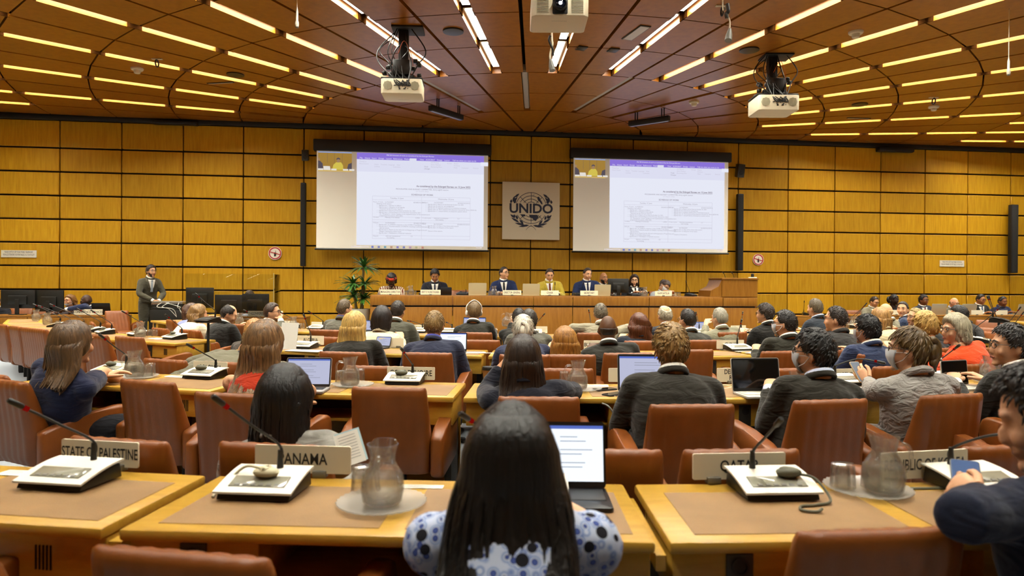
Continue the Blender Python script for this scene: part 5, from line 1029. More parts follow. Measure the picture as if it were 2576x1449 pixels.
ZMIN = dict(short=[(0, .62), (35, .60), (52, .50), (66, .18), (78, -.02), (96, .0), (106, -.2), (122, -.52), (180, -.60)],
 crop=[(0, .68), (35, .66), (55, .55), (68, .2), (80, .0), (98, .02), (108, -.2), (125, -.45), (180, -.52)],
 woman=[(0, .60), (38, .52), (58, .25), (72, -.25), (88, -.55), (180, -.72)], updo=[(0, .6), (40, .52), (60, .25), (78, .02), (95, .08), (108, -.25), (125, -.6), (180, -.68)])
def hair(p, style, col, M, k=1, L=.3, wf=1.0, locks=40, seed=0, thick=None, wave=0, lean=.1, bald=None, streak=.45, nz=.14):
    mb = MB(); R = random.Random(seed); z = ZMIN['woman' if style in ('long', 'bob') else style if style in ZMIN else 'short']
    th = thick or {'short': .017, 'crop': .010, 'long': .02, 'bob': .028, 'updo': .016, 'woman': .026}.get(style, .016)
    def mask(d):
        az = math.degrees(atan2(abs(d.x), d.y)); q = interp(z, az); v = sstep(q-.07, q+.09, d.z)
        if bald: v *= 1-sstep(bald[0], bald[0]+.10, d.dot(Vector((0, bald[1], sqrt(1-bald[1]**2)))))
        return v
    def tf(d): return th*(1+.35*max(0, d.z)) if style in ('short', 'woman', 'bob') else th
    shell(mb, mask, tf, M, seed=seed, k=k, rough=.3 if style in ('short', 'woman') else .15)
    def surf(d, h): return M @ ((headpos(d)+d*h)*k)
    whorl = Vector((.1, -.55, .83)).normalized()
    if style in ('short', 'crop', 'woman', 'updo') and locks:
        tries = 0; cnt = 0
        while cnt < locks*3 and tries < 4000:
            tries += 1; d = Vector((R.gauss(0, 1), R.gauss(0, 1), R.gauss(.3, 1))).normalized()
            if mask(d) < .85: continue
            cnt += 1; t = d-whorl; t = (t-d*t.dot(d)); t = t.normalized() if t.length > .05 else Vector((1, 0, 0)); t = (t+Vector((R.gauss(0, .25), R.gauss(0, .25), -.25*(style != 'short')))).normalized()
            ln = (.026 if style == 'short' else .016 if style == 'crop' else .042)*R.uniform(.7, 1.3); p0 = headpos(d)+d*(tf(d)*.75)
            w_ = .0052 if style != 'woman' else .011
            mb.tube([M @ (q*k) for q in (p0, p0+t*ln*.5+d*.005, p0+t*ln+d*(.002 if style != 'woman' else -.002))], [w_*.7, w_, .0012], 5, flat=.55)
    if style in ('long', 'bob'):
        yb = [(-.1, -.05), (0, -.05), (.10, -.062), (.16, -.08), (.22, -.120), (.28, -.178), (.34, -.235), (.42, -.275), (.6, -.30), (.9, -.31)]
        def ringp(zz, a):                              # a = 0 back centre, +-pi front
            s = -zz; s_ = s+(.165-nz if s > .02 else 0); cy_ = interp(yb, s_) - max(0, s_-.19)*lean*1.9; q = sstep(-.02, .16, s)
            if style == 'bob': cy_ = -.03-.02*q
            rx = (.094 + (.022*q if style == 'long' else .012*q))*wf; ry = (.085-.05*q if style == 'long' else .088-.012*q)
            if zz > 0: e_ = sqrt(max(.02, 1-(zz/.135)**2)); rx *= e_; ry *= e_
            if style == 'long' and s > .26: rx *= 1-.22*sstep(.26, L, s)
            f = 1+.05*noise.noise(Vector((a*3.1, seed, zz*1.2)))+.035*noise.noise(Vector((a*11, seed, zz*1.5)))+wave*.12*sin(zz*42+a*2+seed)
            return Vector((rx*f*sin(a), cy_ - ry*f*cos(a), zz))
        n = 64; rings = []; m = 20
        for i in range(m+1):
            t = i/m; zz = .115-(L+.115)*t; ring = []
            for j in range(n):
                a = -pi+2*pi*j/n; v = ringp(zz, a); 
                if t > .6: v.z -= .05*(t-.6)*2.5*noise.noise(Vector((a*4, seed, 3)))
                if t > .93: c = ringp(zz, 0)*.5+ringp(zz, pi)*.5; v = v.lerp(Vector((v.x*.9, c.y, v.z)), (t-.93)/.07)
                ring.append(M @ (v*k))
            rings.append(ring)
        mb.loft(rings)
        for i in range(locks):
            a = R.uniform(-1.9, 1.9); az = pi-a; pts = []; e = R.uniform(.0, .006); Lz = L*R.uniform(.75, 1.04)
            for q in range(4):
                zz = .96-.26*q; r = sqrt(1-zz*zz); d = Vector((r*sin(a), -r*cos(a), zz)); pts.append(M @ ((headpos(d)+d*(th*1.05+e*.5))*k))
            for q in range(1, 8):
                zz = .02-Lz*q/7.0; v = ringp(zz, a*(1-.1*q/7)); o_ = ringp(zz, 0); v += Vector((sin(a), -cos(a), 0))*e; v.x += R.gauss(0, .002); pts.append(M @ (v*k))
            pp = smooth(pts, 2); nn = len(pp); w_ = R.uniform(.006, .012)
            mb.tube(pp, [w_*min(1, .3+i_*.3)*(1-(i_/nn)**4*.9) for i_ in range(nn)], 5, flat=.4)
    if style == 'updo':
        mb.ell((0, 0, 0), (.045, .032, .055), 16, 10, M=M @ Matrix.Translation(Vector((.015, -.105, .0))*k) @ Matrix.Rotation(.5, 4, 'Y'))
        mb.tube(smooth([M @ Vector(q) for q in ((-.02, -.105, -.07), (.03, -.125, -.02), (.03, -.12, .04), (-.01, -.1, .07))], 5), [.012]+[.02]*14+[.01], 8)
    return mb.build('hair', hairmat(col, streak), p, ang=80)
def hand(mb, Wr, dv, pn, side, curl=.5, sp=.0215):
    dv = Vector(dv).normalized(); pn = Vector(pn); pn = (pn-dv*pn.dot(dv)).normalized(); s = dv.cross(pn)*side     # s points to the thumb side
    mb.tube([Wr-dv*.03, Wr, Wr+dv*.03, Wr+dv*.075, Wr+dv*.092], [(.026, .021), (.029, .018), (.038, .016), (.042, .014), (.036, .011)], 12, up=pn)
    for i, (L, q) in enumerate(((.066, 1.5), (.076, .5), (.071, -.5), (.055, -1.5))):
        b = Wr+dv*.083+s*(sp*q)*.92; a = .15; pts = [b]; c = b
        for j, f in enumerate((.45, .32, .25)):
            a += curl*(.55+.12*i*.3); d = dv*cos(a)+pn*sin(a)+s*.05*q*(j == 0); c = c+d*L*f; pts.append(c)
        mb.tube(pts, [.0092, .0088, .0078, .0058], 8)
    t0 = Wr+dv*.022+s*.026; mb.tube([t0, t0+dv*.028+s*.022+pn*.008, t0+dv*.055+s*.028+pn*.018, t0+dv*.075+s*.024+pn*.024], [.014, .0115, .0098, .007], 8)
MASKM = mat('face_mask', 'dfe6ea', .8); EYEW = mat('eye_white', 'd9d2c8', .3); IRIS = mat('iris_dark', '1c120c', .2); LIPS = mat('lips', '8a4a3e', .5)
def person(label, px, top, skin_c, hr, tp_, r=None, D=None, Y=None, yaw=0, z0=0.0, turn=0, nod=0, tilt=0, sw=.185, lean=.10, leanx=0, k=1.0, vox=None, arms=None, face=None, glasses=None, mask=None, tie=None, shirt='f0ece2',
           legs=True, hall=False, stand=False, beard=None, fat=1.0, hl=None, hr2=None, neckw=.058, extra=None, trous=None, keepx=False, nu=0, earc=None):
    P = oncircle(px, top, r) if r else onplane(px, top, D) if D else aty(px, top, Y)
    dist = P.y; vb = vox or (.0075 if dist < 2.7 else .009 if dist < 5 else .0105 if dist < 7.5 else .012); vc = vox or (.010 if dist < 2.7 else .012 if dist < 5 else .015 if dist < 9 else .018)
    rz = (PHI+pi-radians(yaw)) if hall else face_c(P, yaw)
    H = P.z; ht = 0 if hr is None else .014 if hr[0] in ('short', 'crop', 'updo') else .022
    hcz = H-ht-.118*k
    RM = Matrix.Rotation(-radians(turn), 4, 'Z') @ Matrix.Rotation(-radians(nod), 4, 'X') @ Matrix.Rotation(radians(tilt), 4, 'Y')
    Mh = Matrix.Translation((0, 0, hcz)) @ Matrix.Translation((0, -.01, -.05)) @ RM @ Matrix.Translation((0, .01, .05))
    Mt = Matrix.Translation((0, 0, hcz)) @ Matrix.Rotation(-radians(turn*.55), 4, 'Z')
    zs = (z0+.46) if not stand else .93
    nb = Vector((0, -.038, hcz-.140*k+nu))
    if not stand and lean < .35:                       # sit in the nearest chair
        lean *= .4; Mi = TR((P.x, P.y, 0), rz).inverted(); best = None
        for c in CHPOS:
            t = Mi @ (c.matrix_basis @ Vector((0, .035, 0))); d = hypot(t.x*1.5, t.y+.08)
            if d < .55 and (best is None or d < best[0]): best = (d, t, c)
        if best: t = best[1]; lean = max(-.08, min(.34, nb.y-t.y)); leanx = max(-.05, min(.05, -t.x)) if not keepx else leanx; CHPOS.remove(best[2])
    hip = Vector((nb.x-leanx, nb.y-lean, zs+.05))
    root = None
    def pos(t): a = hip.lerp(nb, t); a.y -= .035*sin(pi*min(1, max(0, t)))*k; return a
    def frame(t):
        T = (pos(t+.04)-pos(t-.04)).normalized(); X = Vector((1, 0, 0)); X = (X-T*X.dot(T)).normalized(); N = T.cross(X); return T, X, N
    wf = sw/.185
    SEC = [(-.06, .155*wf, .10), (0, .172*wf, .125*fat), (.25, .158*wf*fat, .115*fat), (.5, .165*wf*fat, .122*fat), (.72, .178*wf, .118), (.84, .168*wf, .100), (.93, .125*wf, .080), (1.0, .066, .066), (1.08, .058, .060)]
    def sec(t):
        a = interp([(s[0], s[1]) for s in SEC], t), interp([(s[0], s[2]) for s in SEC], t); return a
    def ring(t, off, n=28, e=2.5):
        w, d = sec(t); w += off; d += off; T, X, N = frame(t); c = pos(t); out = []
        for j in range(n):
            q = 2*pi*j/n; cs, sn = cos(q), sin(q); out.append(c+X*(w*math.copysign(abs(cs)**(2/e), cs))+N*(d*math.copysign(abs(sn)**(2/e), sn)))
        return out
    def front(t, x, off):
        w, d = sec(t); w += .02; d += off; T, X, N = frame(t); u = min(.98, abs(x)/w); return pos(t)+X*x+N*(d*(1-u**2.5)**(.4))
    shs = {}; armp = {}
    for s in (-1, 1):
        T, X, N = frame(.855); S = pos(.855)+X*(s*(sw-.005))-N*.005; shs[s] = S
        a = (arms or {}).get('R' if s > 0 else 'L')
        if a is None:
            if stand: E = S+Vector((s*.05, .0, -.28)); Wq = S+Vector((-s*.12, .24, -.42))
            else: E = S+Vector((s*.06, .10, -.235)); Wq = Vector((s*.12, S.y+.33, max(S.z-.25, z0+.785)))
        else: E, Wq = [Vector(v) if not isinstance(v, Vector) else TR((P.x, P.y, 0), rz).inverted() @ v for v in a]
        armp[s] = [S, S.lerp(E, .5)+Vector((s*.006, -.004, 0)), E, E.lerp(Wq, .5), Wq]
    sk = skin(skin_c)
    # body: head, neck, torso, arms as one surface
    mb = MB(); rings = [[Mh @ (headpos(d)*k) for d in row][::-1] for row in dirs(30, 22)]; mb.loft(rings)
    for c, rr in (((0, .094, -.024), (.0135, .02, .026)), ((0, .1, -.034), (.016, .014, .011)), ((0, .086, -.064), (.024, .013, .013)), ((0, .078, -.1), (.024, .02, .018)), ((.04, .068, -.03), (.024, .022, .026)), ((-.04, .068, -.03), (.024, .022, .026)), ((.03, .083, .030), (.024, .014, .009)), ((-.03, .083, .030), (.024, .014, .009))):
        mb.ell(tuple(v*k for v in c), tuple(v*k for v in rr), 10, 8, M=Mh)
    for s in (-1, 1): mb.ell((0, 0, 0), (.011*k, .024*k, .033*k), 10, 8, M=Mh @ Matrix.Translation(Vector((s*.077, -.008, -.012))*k) @ Matrix.Rotation(s*.25, 4, 'Z'))
    mb.tube([Mh @ Vector((0, -.018, -.03)), Mh @ Vector((0, -.02, -.085)), nb+Vector((0, .0, .03)), nb+Vector((0, .0, -.05))], [neckw, neckw*.97, neckw*1.02, .07], 18)
    mb.loft([ring(t, -.02) for t in (-.04, 0, .25, .5, .72, .84, .93, 1.0)])
    for s in (-1, 1):
        a = armp[s]; q_ = .72 if tp_[0] in ('suit', 'linen', 'top') else 1; mb.tube(smooth(a, 4), [q_*x for x in ([.040]*2+[.046]+[.044]*3+[.042]*3+[.038]*3+[.036, .034])]+[.031, .028, .026], 12)
        mb.tube([pos(.97)+Vector((s*.04, 0, 0)), shs[s]], [.03, .03], 12)
    if stand or legs == 'bare':
        pass
    body = fuse(mb, 'person', sk, None, vb, 3); body.matrix_local = TR((P.x, P.y, 0), rz); tag(body, label, 'person'); root = body
    for s in (-1, 1):
        hm = MB(); a = armp[s]; dv = (a[4]-a[3]).normalized(); ho = (hr2 if s > 0 else hl) or {}
        hand(hm, a[4]+dv*.012, ho.get('dir', dv+Vector((-s*.15, 0, -.12))), ho.get('pn', (0, .0, -1)), ho.get('side', s), ho.get('curl', .45))
        hm.build('hand', sk, root, ang=80)
    # clothes
    kind, col = tp_[0], tp_[1]; m = tp_[2] if len(tp_) > 2 else cloth(col, 'linen' if kind == 'linen' else 'wool'); mb = MB()
    top_t = .985 if kind in ('suit', 'linen') else .96
    mb.loft([ring(t, .016 if kind in ('suit', 'linen') else .008) for t in (-.05, 0, .25, .5, .72, .84, .92, top_t)])
    sl = {'suit': 1, 'linen': 1, 'top': 1, 'short': .4, 'puff': .42, 'none': 0}[kind]
    for s in (-1, 1):
        a = armp[s]
        if sl == 1:
            q = smooth(a, 4)[:16]; mb.tube(q, [.064]*3+[.060]*3+[.058]*3+[.055]*3+[.051, .048, .046, .044], 14)
        elif sl: 
            q = smooth(a[:2]+[a[1].lerp(a[2], .25)], 4); n_ = len(q); mb.tube(q, [(.062 if kind == 'short' else .060+.010*sin(pi*i/n_))-.0*i for i in range(n_)], 14)
        if sl: mb.ell(tuple(shs[s]), (.062, .062, .060), 14, 10); mb.ell(tuple(shs[s].lerp(pos(.82), .35)), (.07, .072, .072), 14, 10)
        if sl: mb.tube([pos(.95)+Vector((s*.05, 0, 0)), shs[s]+Vector((0, 0, .004))], [.05, .06], 14)
        else: mb.tube([pos(.95)+Vector((s*.06, 0, 0)), pos(.88)+Vector((s*.11, 0, 0))], [.042, .05], 12)
    if kind in ('suit', 'linen', 'top'): mb.ell(tuple(pos(.975)), (.092, .088, .040), 16, 8)
    g = fuse(mb, 'jacket' if kind in ('suit', 'linen') else 'top' if kind != 'none' else 'dress', m, root, vc, 3, .012 if dist < 9 else .006)
    def ringtube(name, z, rx, ry, r0, m_, tl=-.35, yo=0):
        pts = [nb+Vector((rx*sin(q), yo+ry*cos(q), z+ry*cos(q)*tl)) for q in [2*pi*i/24 for i in range(25)]]
        return MB().tube(pts, [(r0*.55, r0)]*25 if 0 else r0, 8, flat=1.6, up=(0, 0, 1)).build(name, m_, root, ang=80)
    if kind in ('suit', 'linen'):
        ringtube('jacket_collar', .016, .068, .074, .0145, m, -.5)
        if shirt: ringtube('shirt_collar', .034, .062, .068, .011, cloth(shirt, 'cotton'), -.45)
        sm = cloth(shirt, 'cotton') if shirt else None
        if (face or hall or stand) and shirt:
            def patch(name, f0, f1, off, m_, par=root, ts=(1.0, .5), n=12, w=8):
                mb = MB(); P_ = []
                for i in range(n+1):
                    t = ts[0]+(ts[1]-ts[0])*i/n; a, b = f0(i/n), f1(i/n); P_.append([front(t, a+(b-a)*j/w, off) for j in range(w+1)])
                mb.grid([row[::-1] for row in P_]); o = mb.build(name, m_, par, ang=80); so = o.modifiers.new('t', 'SOLIDIFY'); so.thickness = .004; return o
            patch('shirt', lambda u: -.062*(1-u)-.004, lambda u: .062*(1-u)+.004, .026, sm)
            for s in (-1, 1): patch('lapel', lambda u: s*(.062*(1-u)+.002), lambda u: s*(.062*(1-u)+.05*sin(pi*min(1, .25+u*.75))), .030, m)
            if tie: patch('tie', lambda u: -.014-.010*u, lambda u: .014+.010*u, .034, cloth(tie, 'silk'), ts=(.99, .48)); MB().ell(front(.985, 0, .036), (.016, .01, .018), 10, 6).build('tie_knot', cloth(tie, 'silk'), root)
        for s in (-1, 1):
            if dist < 3 or hall or stand or face:
                a = armp[s]; dv = (a[4]-a[3]).normalized(); MB().tube([a[4]-dv*.03, a[4]+dv*.012], [.036, .035], 14).build('shirt_cuff', sm or m, root)
    if legs:
        mb = MB(); tm = cloth(trous or (col if kind in ('suit', 'linen') else '1b1b20'))
        for s in (-1, 1):
            if stand: pts = [hip+Vector((s*.085, 0, .02)), hip+Vector((s*.09, .01, -.42)), hip+Vector((s*.095, -.01, -.86))]; rr = [.098, .078, .058]
            else: pts = [hip+Vector((s*.085, -.02, .02)), Vector((s*.12, hip.y+.20, zs+.05)), Vector((s*.13, hip.y+.41, zs+.03)), Vector((s*.13, hip.y+.43, zs-.08)), Vector((s*.13, hip.y+.42, z0+.10))]; rr = [.092, .085, .072, .066, .052]
            mb.tube(smooth(pts, 3), [rr[min(len(rr)-1, i//3)] for i in range(3*(len(pts)-1)+1)], 12)
        mb.ell(hip+Vector((0, -.01, .03)), (.175*wf, .125, .10), 16, 8)
        fuse(mb, 'trousers', tm, root, .018, 3)
        for s in (-1, 1):
            f = Vector((s*.10, hip.y-.01, .0)) if stand else Vector((s*.13, hip.y+.42, z0)); MB().tube([f+Vector((0, -.07, .035)), f+Vector((0, 0, .045)), f+Vector((s*.01, .10, .035)), f+Vector((s*.015, .19, .025))], [(.034, .035), (.042, .045), (.046, .034), (.028, .02)], 12).build('shoe', mat('black_shoe', '14100d', .35), root)
    if hr: hair(root, hr[0], hr[1], Mh if hr[0] not in ('long',) else Mt if not nod else Mt, k, seed=px % 97, lean=lean, nz=hcz-nb.z, **(hr[2] if len(hr) > 2 else {}))
    if face:
        for s in (-1, 1):
            e = MB().ell((s*.031*k, .0825*k, .010*k), (.0125*k, .009*k, .0062*k), 10, 6, M=Mh).build('eye', EYEW, root)
            MB().ell((s*.031*k, .0895*k, .010*k), (.0056*k, .004*k, .0056*k), 8, 6, M=Mh).build('iris', IRIS, e)
            MB().tube([Mh @ (Vector(q)*k) for q in ((s*.013, .0985, .030), (s*.032, .0965, .036), (s*.050, .082, .030))], [.003, .0042, .002], 6, flat=1.4).build('eyebrow', hairmat(earc or (hr[1] if hr else '2a1c12')), root)
        if not mask: MB().tube([Mh @ (Vector(q)*k) for q in ((-.024, .092, -.064), (0, .101, -.062), (.024, .092, -.064))], [.0028, .0062, .0028], 8, flat=1.1).build('lips', LIPS, root)
    if beard:
        mb = MB(); 
        def bm_(d): az = math.degrees(atan2(abs(d.x), d.y)); return sstep(-.12, -.28, d.z)*sstep(98, 84, az)*(1-sstep(.90, .97, d.dot(Vector((0, .86, -.46)).normalized()))) if True else 0
        shell(mb, bm_, beard[1], Mh, 36, 26, .4, 3, -.02, k); mb.build('beard', hairmat(beard[0]), root, ang=80)
    if mask:
        rows = []; lo = -.2 if mask != 'chin' else -.62
        for sgn, off in ((1, .016), (0, .010)):
            for i in range(9) if sgn else range(8, -1, -1):
                z = (.02 if mask != 'chin' else -.5)+(-.92-(.02 if mask != 'chin' else -.5))*i/8; row = []
                for j in range(15): a = radians(-66+132*j/14)*(1-.25*(i/8)); q = sqrt(1-z*z); d = Vector((q*sin(a), q*cos(a), z)); h_ = headpos(d); row.append(Mh @ ((h_+Vector((0, off+.012*cos(a)*(1-abs(i-3)/9), 0))+Vector((d.x*off*.5, 0, 0)))*k))
                rows.append(row)
        mk = MB().grid(rows).build('face_mask', MASKM, root, ang=80, fix=True)
        mb = MB()
        for s in (-1, 1):
            for zz in (-.012, -.07): mb.tube([Mh @ (Vector(q)*k) for q in ((s*.062, .06, zz), (s*.080, .02, zz*.7), (s*.089, -.012, -.01))], .0016, 5)
        mb.build('ear_loop', MASKM, mk)
    if glasses:
        mb = MB()
        for s in (-1, 1):
            mb.tube([Mh @ (Vector((s*.033+.023*cos(q), .104-.010*abs(s*.033+.023*cos(q))/.05, .008+.018*sin(q)))*k) for q in [2*pi*i/16 for i in range(17)]], .0023, 6)
            mb.tube([Mh @ (Vector(q)*k) for q in ((s*.055, .095, .014), (s*.078, .05, .014), (s*.083, -.008, .010), (s*.08, -.02, -.01))], .0022, 6)
        mb.tube([Mh @ (Vector(q)*k) for q in ((-.011, .104, .012), (0, .106, .014), (.011, .104, .012))], .002, 6)
        mb.build('glasses', mat('glasses_'+glasses, glasses, .3), root)
    root['hm'] = 1; del root['hm']
    return dict(o=root, P=P, rz=rz, Mh=Mh, arm=armp, pos=pos, hcz=hcz, nb=nb, k=k)
# ------------------------------------------------------------------ who sits where
wv = aty
LT, TN, BR_, DK = 'd6a27a', 'b07a52', '8a5838', '3f2718'
def pattern(name, kind):
    m, t, p = nt(name); N = t.nodes; L = t.links; tc = N.new('ShaderNodeTexCoord'); p.inputs['Roughness'].default_value = .8; p.inputs['Specular IOR Level'].default_value = .2
    if kind == 'flower':
        v = N.new('ShaderNodeTexVoronoi'); v.inputs['Scale'].default_value = 44; L.new(tc.outputs['Object'], v.inputs['Vector'])
        cr = N.new('ShaderNodeValToRGB'); e = cr.color_ramp.elements; e[0].position = .0; e[0].color = lin('4a5c9c'); e[1].position = .62; e[1].color = lin('b9c2d6')
        for q, c in ((.30, '3c4c8a'), (.36, 'cdd3de'), (.46, '6f86bd')): x = e.new(q); x.color = lin(c)
        L.new(v.outputs['Distance'], cr.inputs['Fac'])
        v2 = N.new('ShaderNodeTexVoronoi'); v2.inputs['Scale'].default_value = 20; L.new(tc.outputs['Object'], v2.inputs['Vector'])
        mt = N.new('ShaderNodeMath'); mt.operation = 'LESS_THAN'; mt.inputs[1].default_value = .27; L.new(v2.outputs['Distance'], mt.inputs[0])
        mx = N.new('ShaderNodeMix'); mx.data_type = 'RGBA'; L.new(mt.outputs[0], mx.inputs['Factor']); L.new(cr.outputs['Color'], mx.inputs[6]); mx.inputs[7].default_value = lin('17161c'); L.new(mx.outputs[2], p.inputs['Base Color'])
    else:
        w = N.new('ShaderNodeTexWave'); w.inputs['Scale'].default_value = 9; w.inputs['Distortion'].default_value = 7; w.inputs['Detail'].default_value = 1; L.new(tc.outputs['Object'], w.inputs['Vector'])
        cr = N.new('ShaderNodeValToRGB'); cr.color_ramp.interpolation = 'CONSTANT'; e = cr.color_ramp.elements; e[0].color = lin('6a2f1c'); e[1].position = .5; e[1].color = lin('d9c9ac'); L.new(w.outputs['Color'], cr.inputs['Fac']); L.new(cr.outputs['Color'], p.inputs['Base Color'])
    return m
FLW, ZEB = pattern('flowered_blouse', 'flower'), pattern('zebra_blouse', 'zebra')
who = {}
# row one and the seats behind it
who['fg'] = person('person with very long black hair in a blue flowered blouse, nearest to the viewer', 1287, 1005, LT, ('long', '15100c', dict(L=.66, wf=1.14, locks=150, streak=.35)), ('puff', 'x', FLW), r=14.86, lean=.04, sw=.135, nu=.045, vox=.007,
    arms=dict(L=(wv(1075, 1372, 1.50), wv(1190, 1282, 1.86)), R=(wv(1520, 1368, 1.52), wv(1420, 1280, 1.88))))
who['phone'] = person('dark-haired person in a navy jacket at the right edge, holding a phone', 2668, 905, LT, ('short', '1b1512', dict(locks=120)), ('suit', '1c2133'), r=14.78, lean=.10, turn=-52, nod=18, vox=.007,
    arms=dict(L=(wv(2425, 1300, 1.50), wv(2462, 1252, 1.80)), R=(wv(2640, 1300, 1.6), wv(2540, 1240, 1.95))), hl=dict(dir=(-.05, 1, .12), pn=(.75, .1, -.5), curl=.75))
who['grey'] = person('person with a black bob in a grey jacket, seated behind the PANAMA nameplate', 716, 922, TN, ('bob', '120e0c', dict(L=.17, locks=90, wf=1.0)), ('suit', '87837b'), r=13.80, shirt=None, lean=.08, sw=.18, arms=dict(R=(wv(850, 1165, 2.5), wv(868, 1150, 2.62))))
# row two
who['navy'] = person('person with long brown hair in a short-sleeved navy dress, reaching over the table', 185, 803, LT, ('long', '584026', dict(L=.24, locks=110)), ('short', '171c36'), r=12.74, yaw=6, lean=.22, leanx=.12, keepx=True, sw=.175, arms=dict(R=(wv(258, 938, 4.30), wv(318, 968, 4.52))))
who['red'] = person('person with long light brown hair in a sleeveless red dress', 668, 800, LT, ('long', '745534', dict(L=.30, locks=130, streak=.6)), ('none', 'b8371a'), r=12.68, lean=.10, sw=.17, arms=dict(R=(wv(778, 985, 3.98), wv(742, 972, 4.25)), L=(wv(585, 965, 3.9), wv(640, 975, 4.2))))
who['suit6'] = person('person with dark shoulder-length hair in a dark navy jacket, hand at the face', 1316, 838, TN, ('long', '2a1e16', dict(L=.26, locks=110)), ('suit', '1b1c26'), r=12.66, shirt=None, lean=.14, sw=.18, arms=dict(L=(wv(1225, 985, 3.95), wv(1262, 922, 4.0)), R=(wv(1440, 985, 3.9), wv(1400, 990, 4.2))))
who['blond'] = person('man with short blond hair in a dark brown suit at the grey laptop', 1688, 813, LT, ('short', '8f7040', dict(locks=170)), ('suit', '2b2822'), r=12.74, lean=.08, sw=.205, fat=1.08)
who['p8'] = person('man with black hair, glasses and a face mask in a dark suit, second row', 2052, 827, LT, ('short', '191613', dict(locks=150)), ('suit', '29261f'), r=12.72, lean=.16, sw=.19, turn=-38, glasses='1a1512', mask=1, shirt='c9d2ea', face=1)
who['p9'] = person('woman in a pale grey linen jacket with hair pinned up, holding a phone', 2292, 820, LT, ('updo', '58421f', dict(locks=90)), ('linen', '918c86'), r=12.72, lean=.05, turn=-42, sw=.18, mask=1, glasses='5a3d28', shirt=None, face=1, arms=dict(L=(wv(2196, 985, 4.0), wv(2186, 962, 4.22)), R=(wv(2385, 985, 4.0), wv(2340, 985, 4.3))), hl=dict(dir=(-.2, .6, .5), pn=(.7, .3, -.2), curl=.6))
who['p10'] = person('man in profile with grey-streaked dark hair and glasses at the right edge, second row', 2545, 815, LT, ('short', '2a2522', dict(locks=140)), ('suit', '25231f'), r=12.55, lean=.10, turn=-62, glasses='4a3a2a', face=1)
# row three and the seats behind row two
who['bend'] = person('man in a khaki grey suit bending forward to the right, behind the COLOMBIA nameplate', 630, 812, LT, ('crop', '6b5634', dict(locks=90)), ('suit', '6d6956'), r=11.45, lean=.42, leanx=.36, turn=50, nod=35, tilt=12, sw=.21, fat=1.1, shirt='3c3c44', arms=dict(L=((-.5, .0, .75), (-.35, .25, .62)), R=((.15, .2, .72), (.2, .35, .55))))
who['rh'] = person('person with reddish hair reading a page, mostly hidden by the bending man', 640, 803, LT, ('woman', 'a2713a', {}), ('top', '4a4038'), r=9.3)
P13 = dict(r=10.47)
who['blonde'] = person('woman with long blonde hair in a black top beside the ALGERIA console', 893, 780, LT, ('long', 'bd9a54', dict(L=.24, locks=120, streak=.4, wf=1.05)), ('top', '24221d'), sw=.2, lean=.14, **P13)
who['navy13'] = person('man with short fair hair and blue collar in a navy suit, third row', 1093, 780, LT, ('crop', '84693c', dict(locks=110, thick=.013)), ('suit', '2b2f42'), shirt='4f55a8', sw=.2, lean=.12, **P13)
who['white'] = person('person with white pinned-up hair behind the dark-haired woman', 1316, 790, LT, ('updo', 'cdc6b2', dict(locks=70)), ('suit', '2d3147'), shirt='d8d8dc', r=10.42)
who['caramel'] = person('woman with caramel hair in a beige top, third row', 1421, 818, LT, ('long', '94652a', dict(L=.24, locks=110, wave=.25, wf=1.12)), ('short', '86713f'), r=10.5, sw=.175)
who['bald16'] = person('bald man with brown skin in a dark grey suit, third row', 1529, 790, '5a3a22', ('crop', '1d130c', dict(locks=0, thick=.004, bald=(.2, -.1))), ('suit', '2a2923'), r=10.45, sw=.2, earc='14100c')
who['m17'] = person('man with black hair and a mask in a dark suit, turned half left, third row', 1977, 778, LT, ('crop', '1e1a15', dict(locks=90, thick=.014)), ('suit', '28261d'), r=10.4, turn=-35, mask=1, lean=.18, glasses='2a2a2a')
who['m18'] = person('man with dark hair and glasses in a charcoal suit, third row', 2105, 768, LT, ('crop', '2b2119', dict(locks=90)), ('suit', '302e2c'), r=10.2, turn=-35, glasses='1a1a1a', shirt=None)
who['m19'] = person('man with smooth black hair and mask in a navy blue suit', 2183, 791, LT, ('short', '0f0c0b', dict(locks=140)), ('suit', '2a3450'), r=10.85, turn=-15, mask=1, sw=.195)
who['w20'] = person('person with short blond hair in a black cardigan', 2328, 783, LT, ('woman', 'b08d4a', dict(locks=70)), ('top', '17171a'), r=10.4, sw=.19, lean=.15)
who['w21'] = person('woman with a grey bob and glasses in a bright orange jacket, turned left', 2404, 790, LT, ('bob', '9c9278', dict(L=.10, locks=60)), ('top', 'd8481a'), r=11.0, turn=-70, glasses='2a2a2a', face=1, lean=.2, leanx=-.12, keepx=True, sw=.19)
who['m22'] = person('man with black hair in a black suit leaning behind the woman in orange', 2418, 765, LT, ('crop', '1a1613', dict(locks=80, thick=.015)), ('suit', '1c1b19'), r=9.2, turn=-25, nod=18, lean=.25, leanx=-.15, shirt=None)
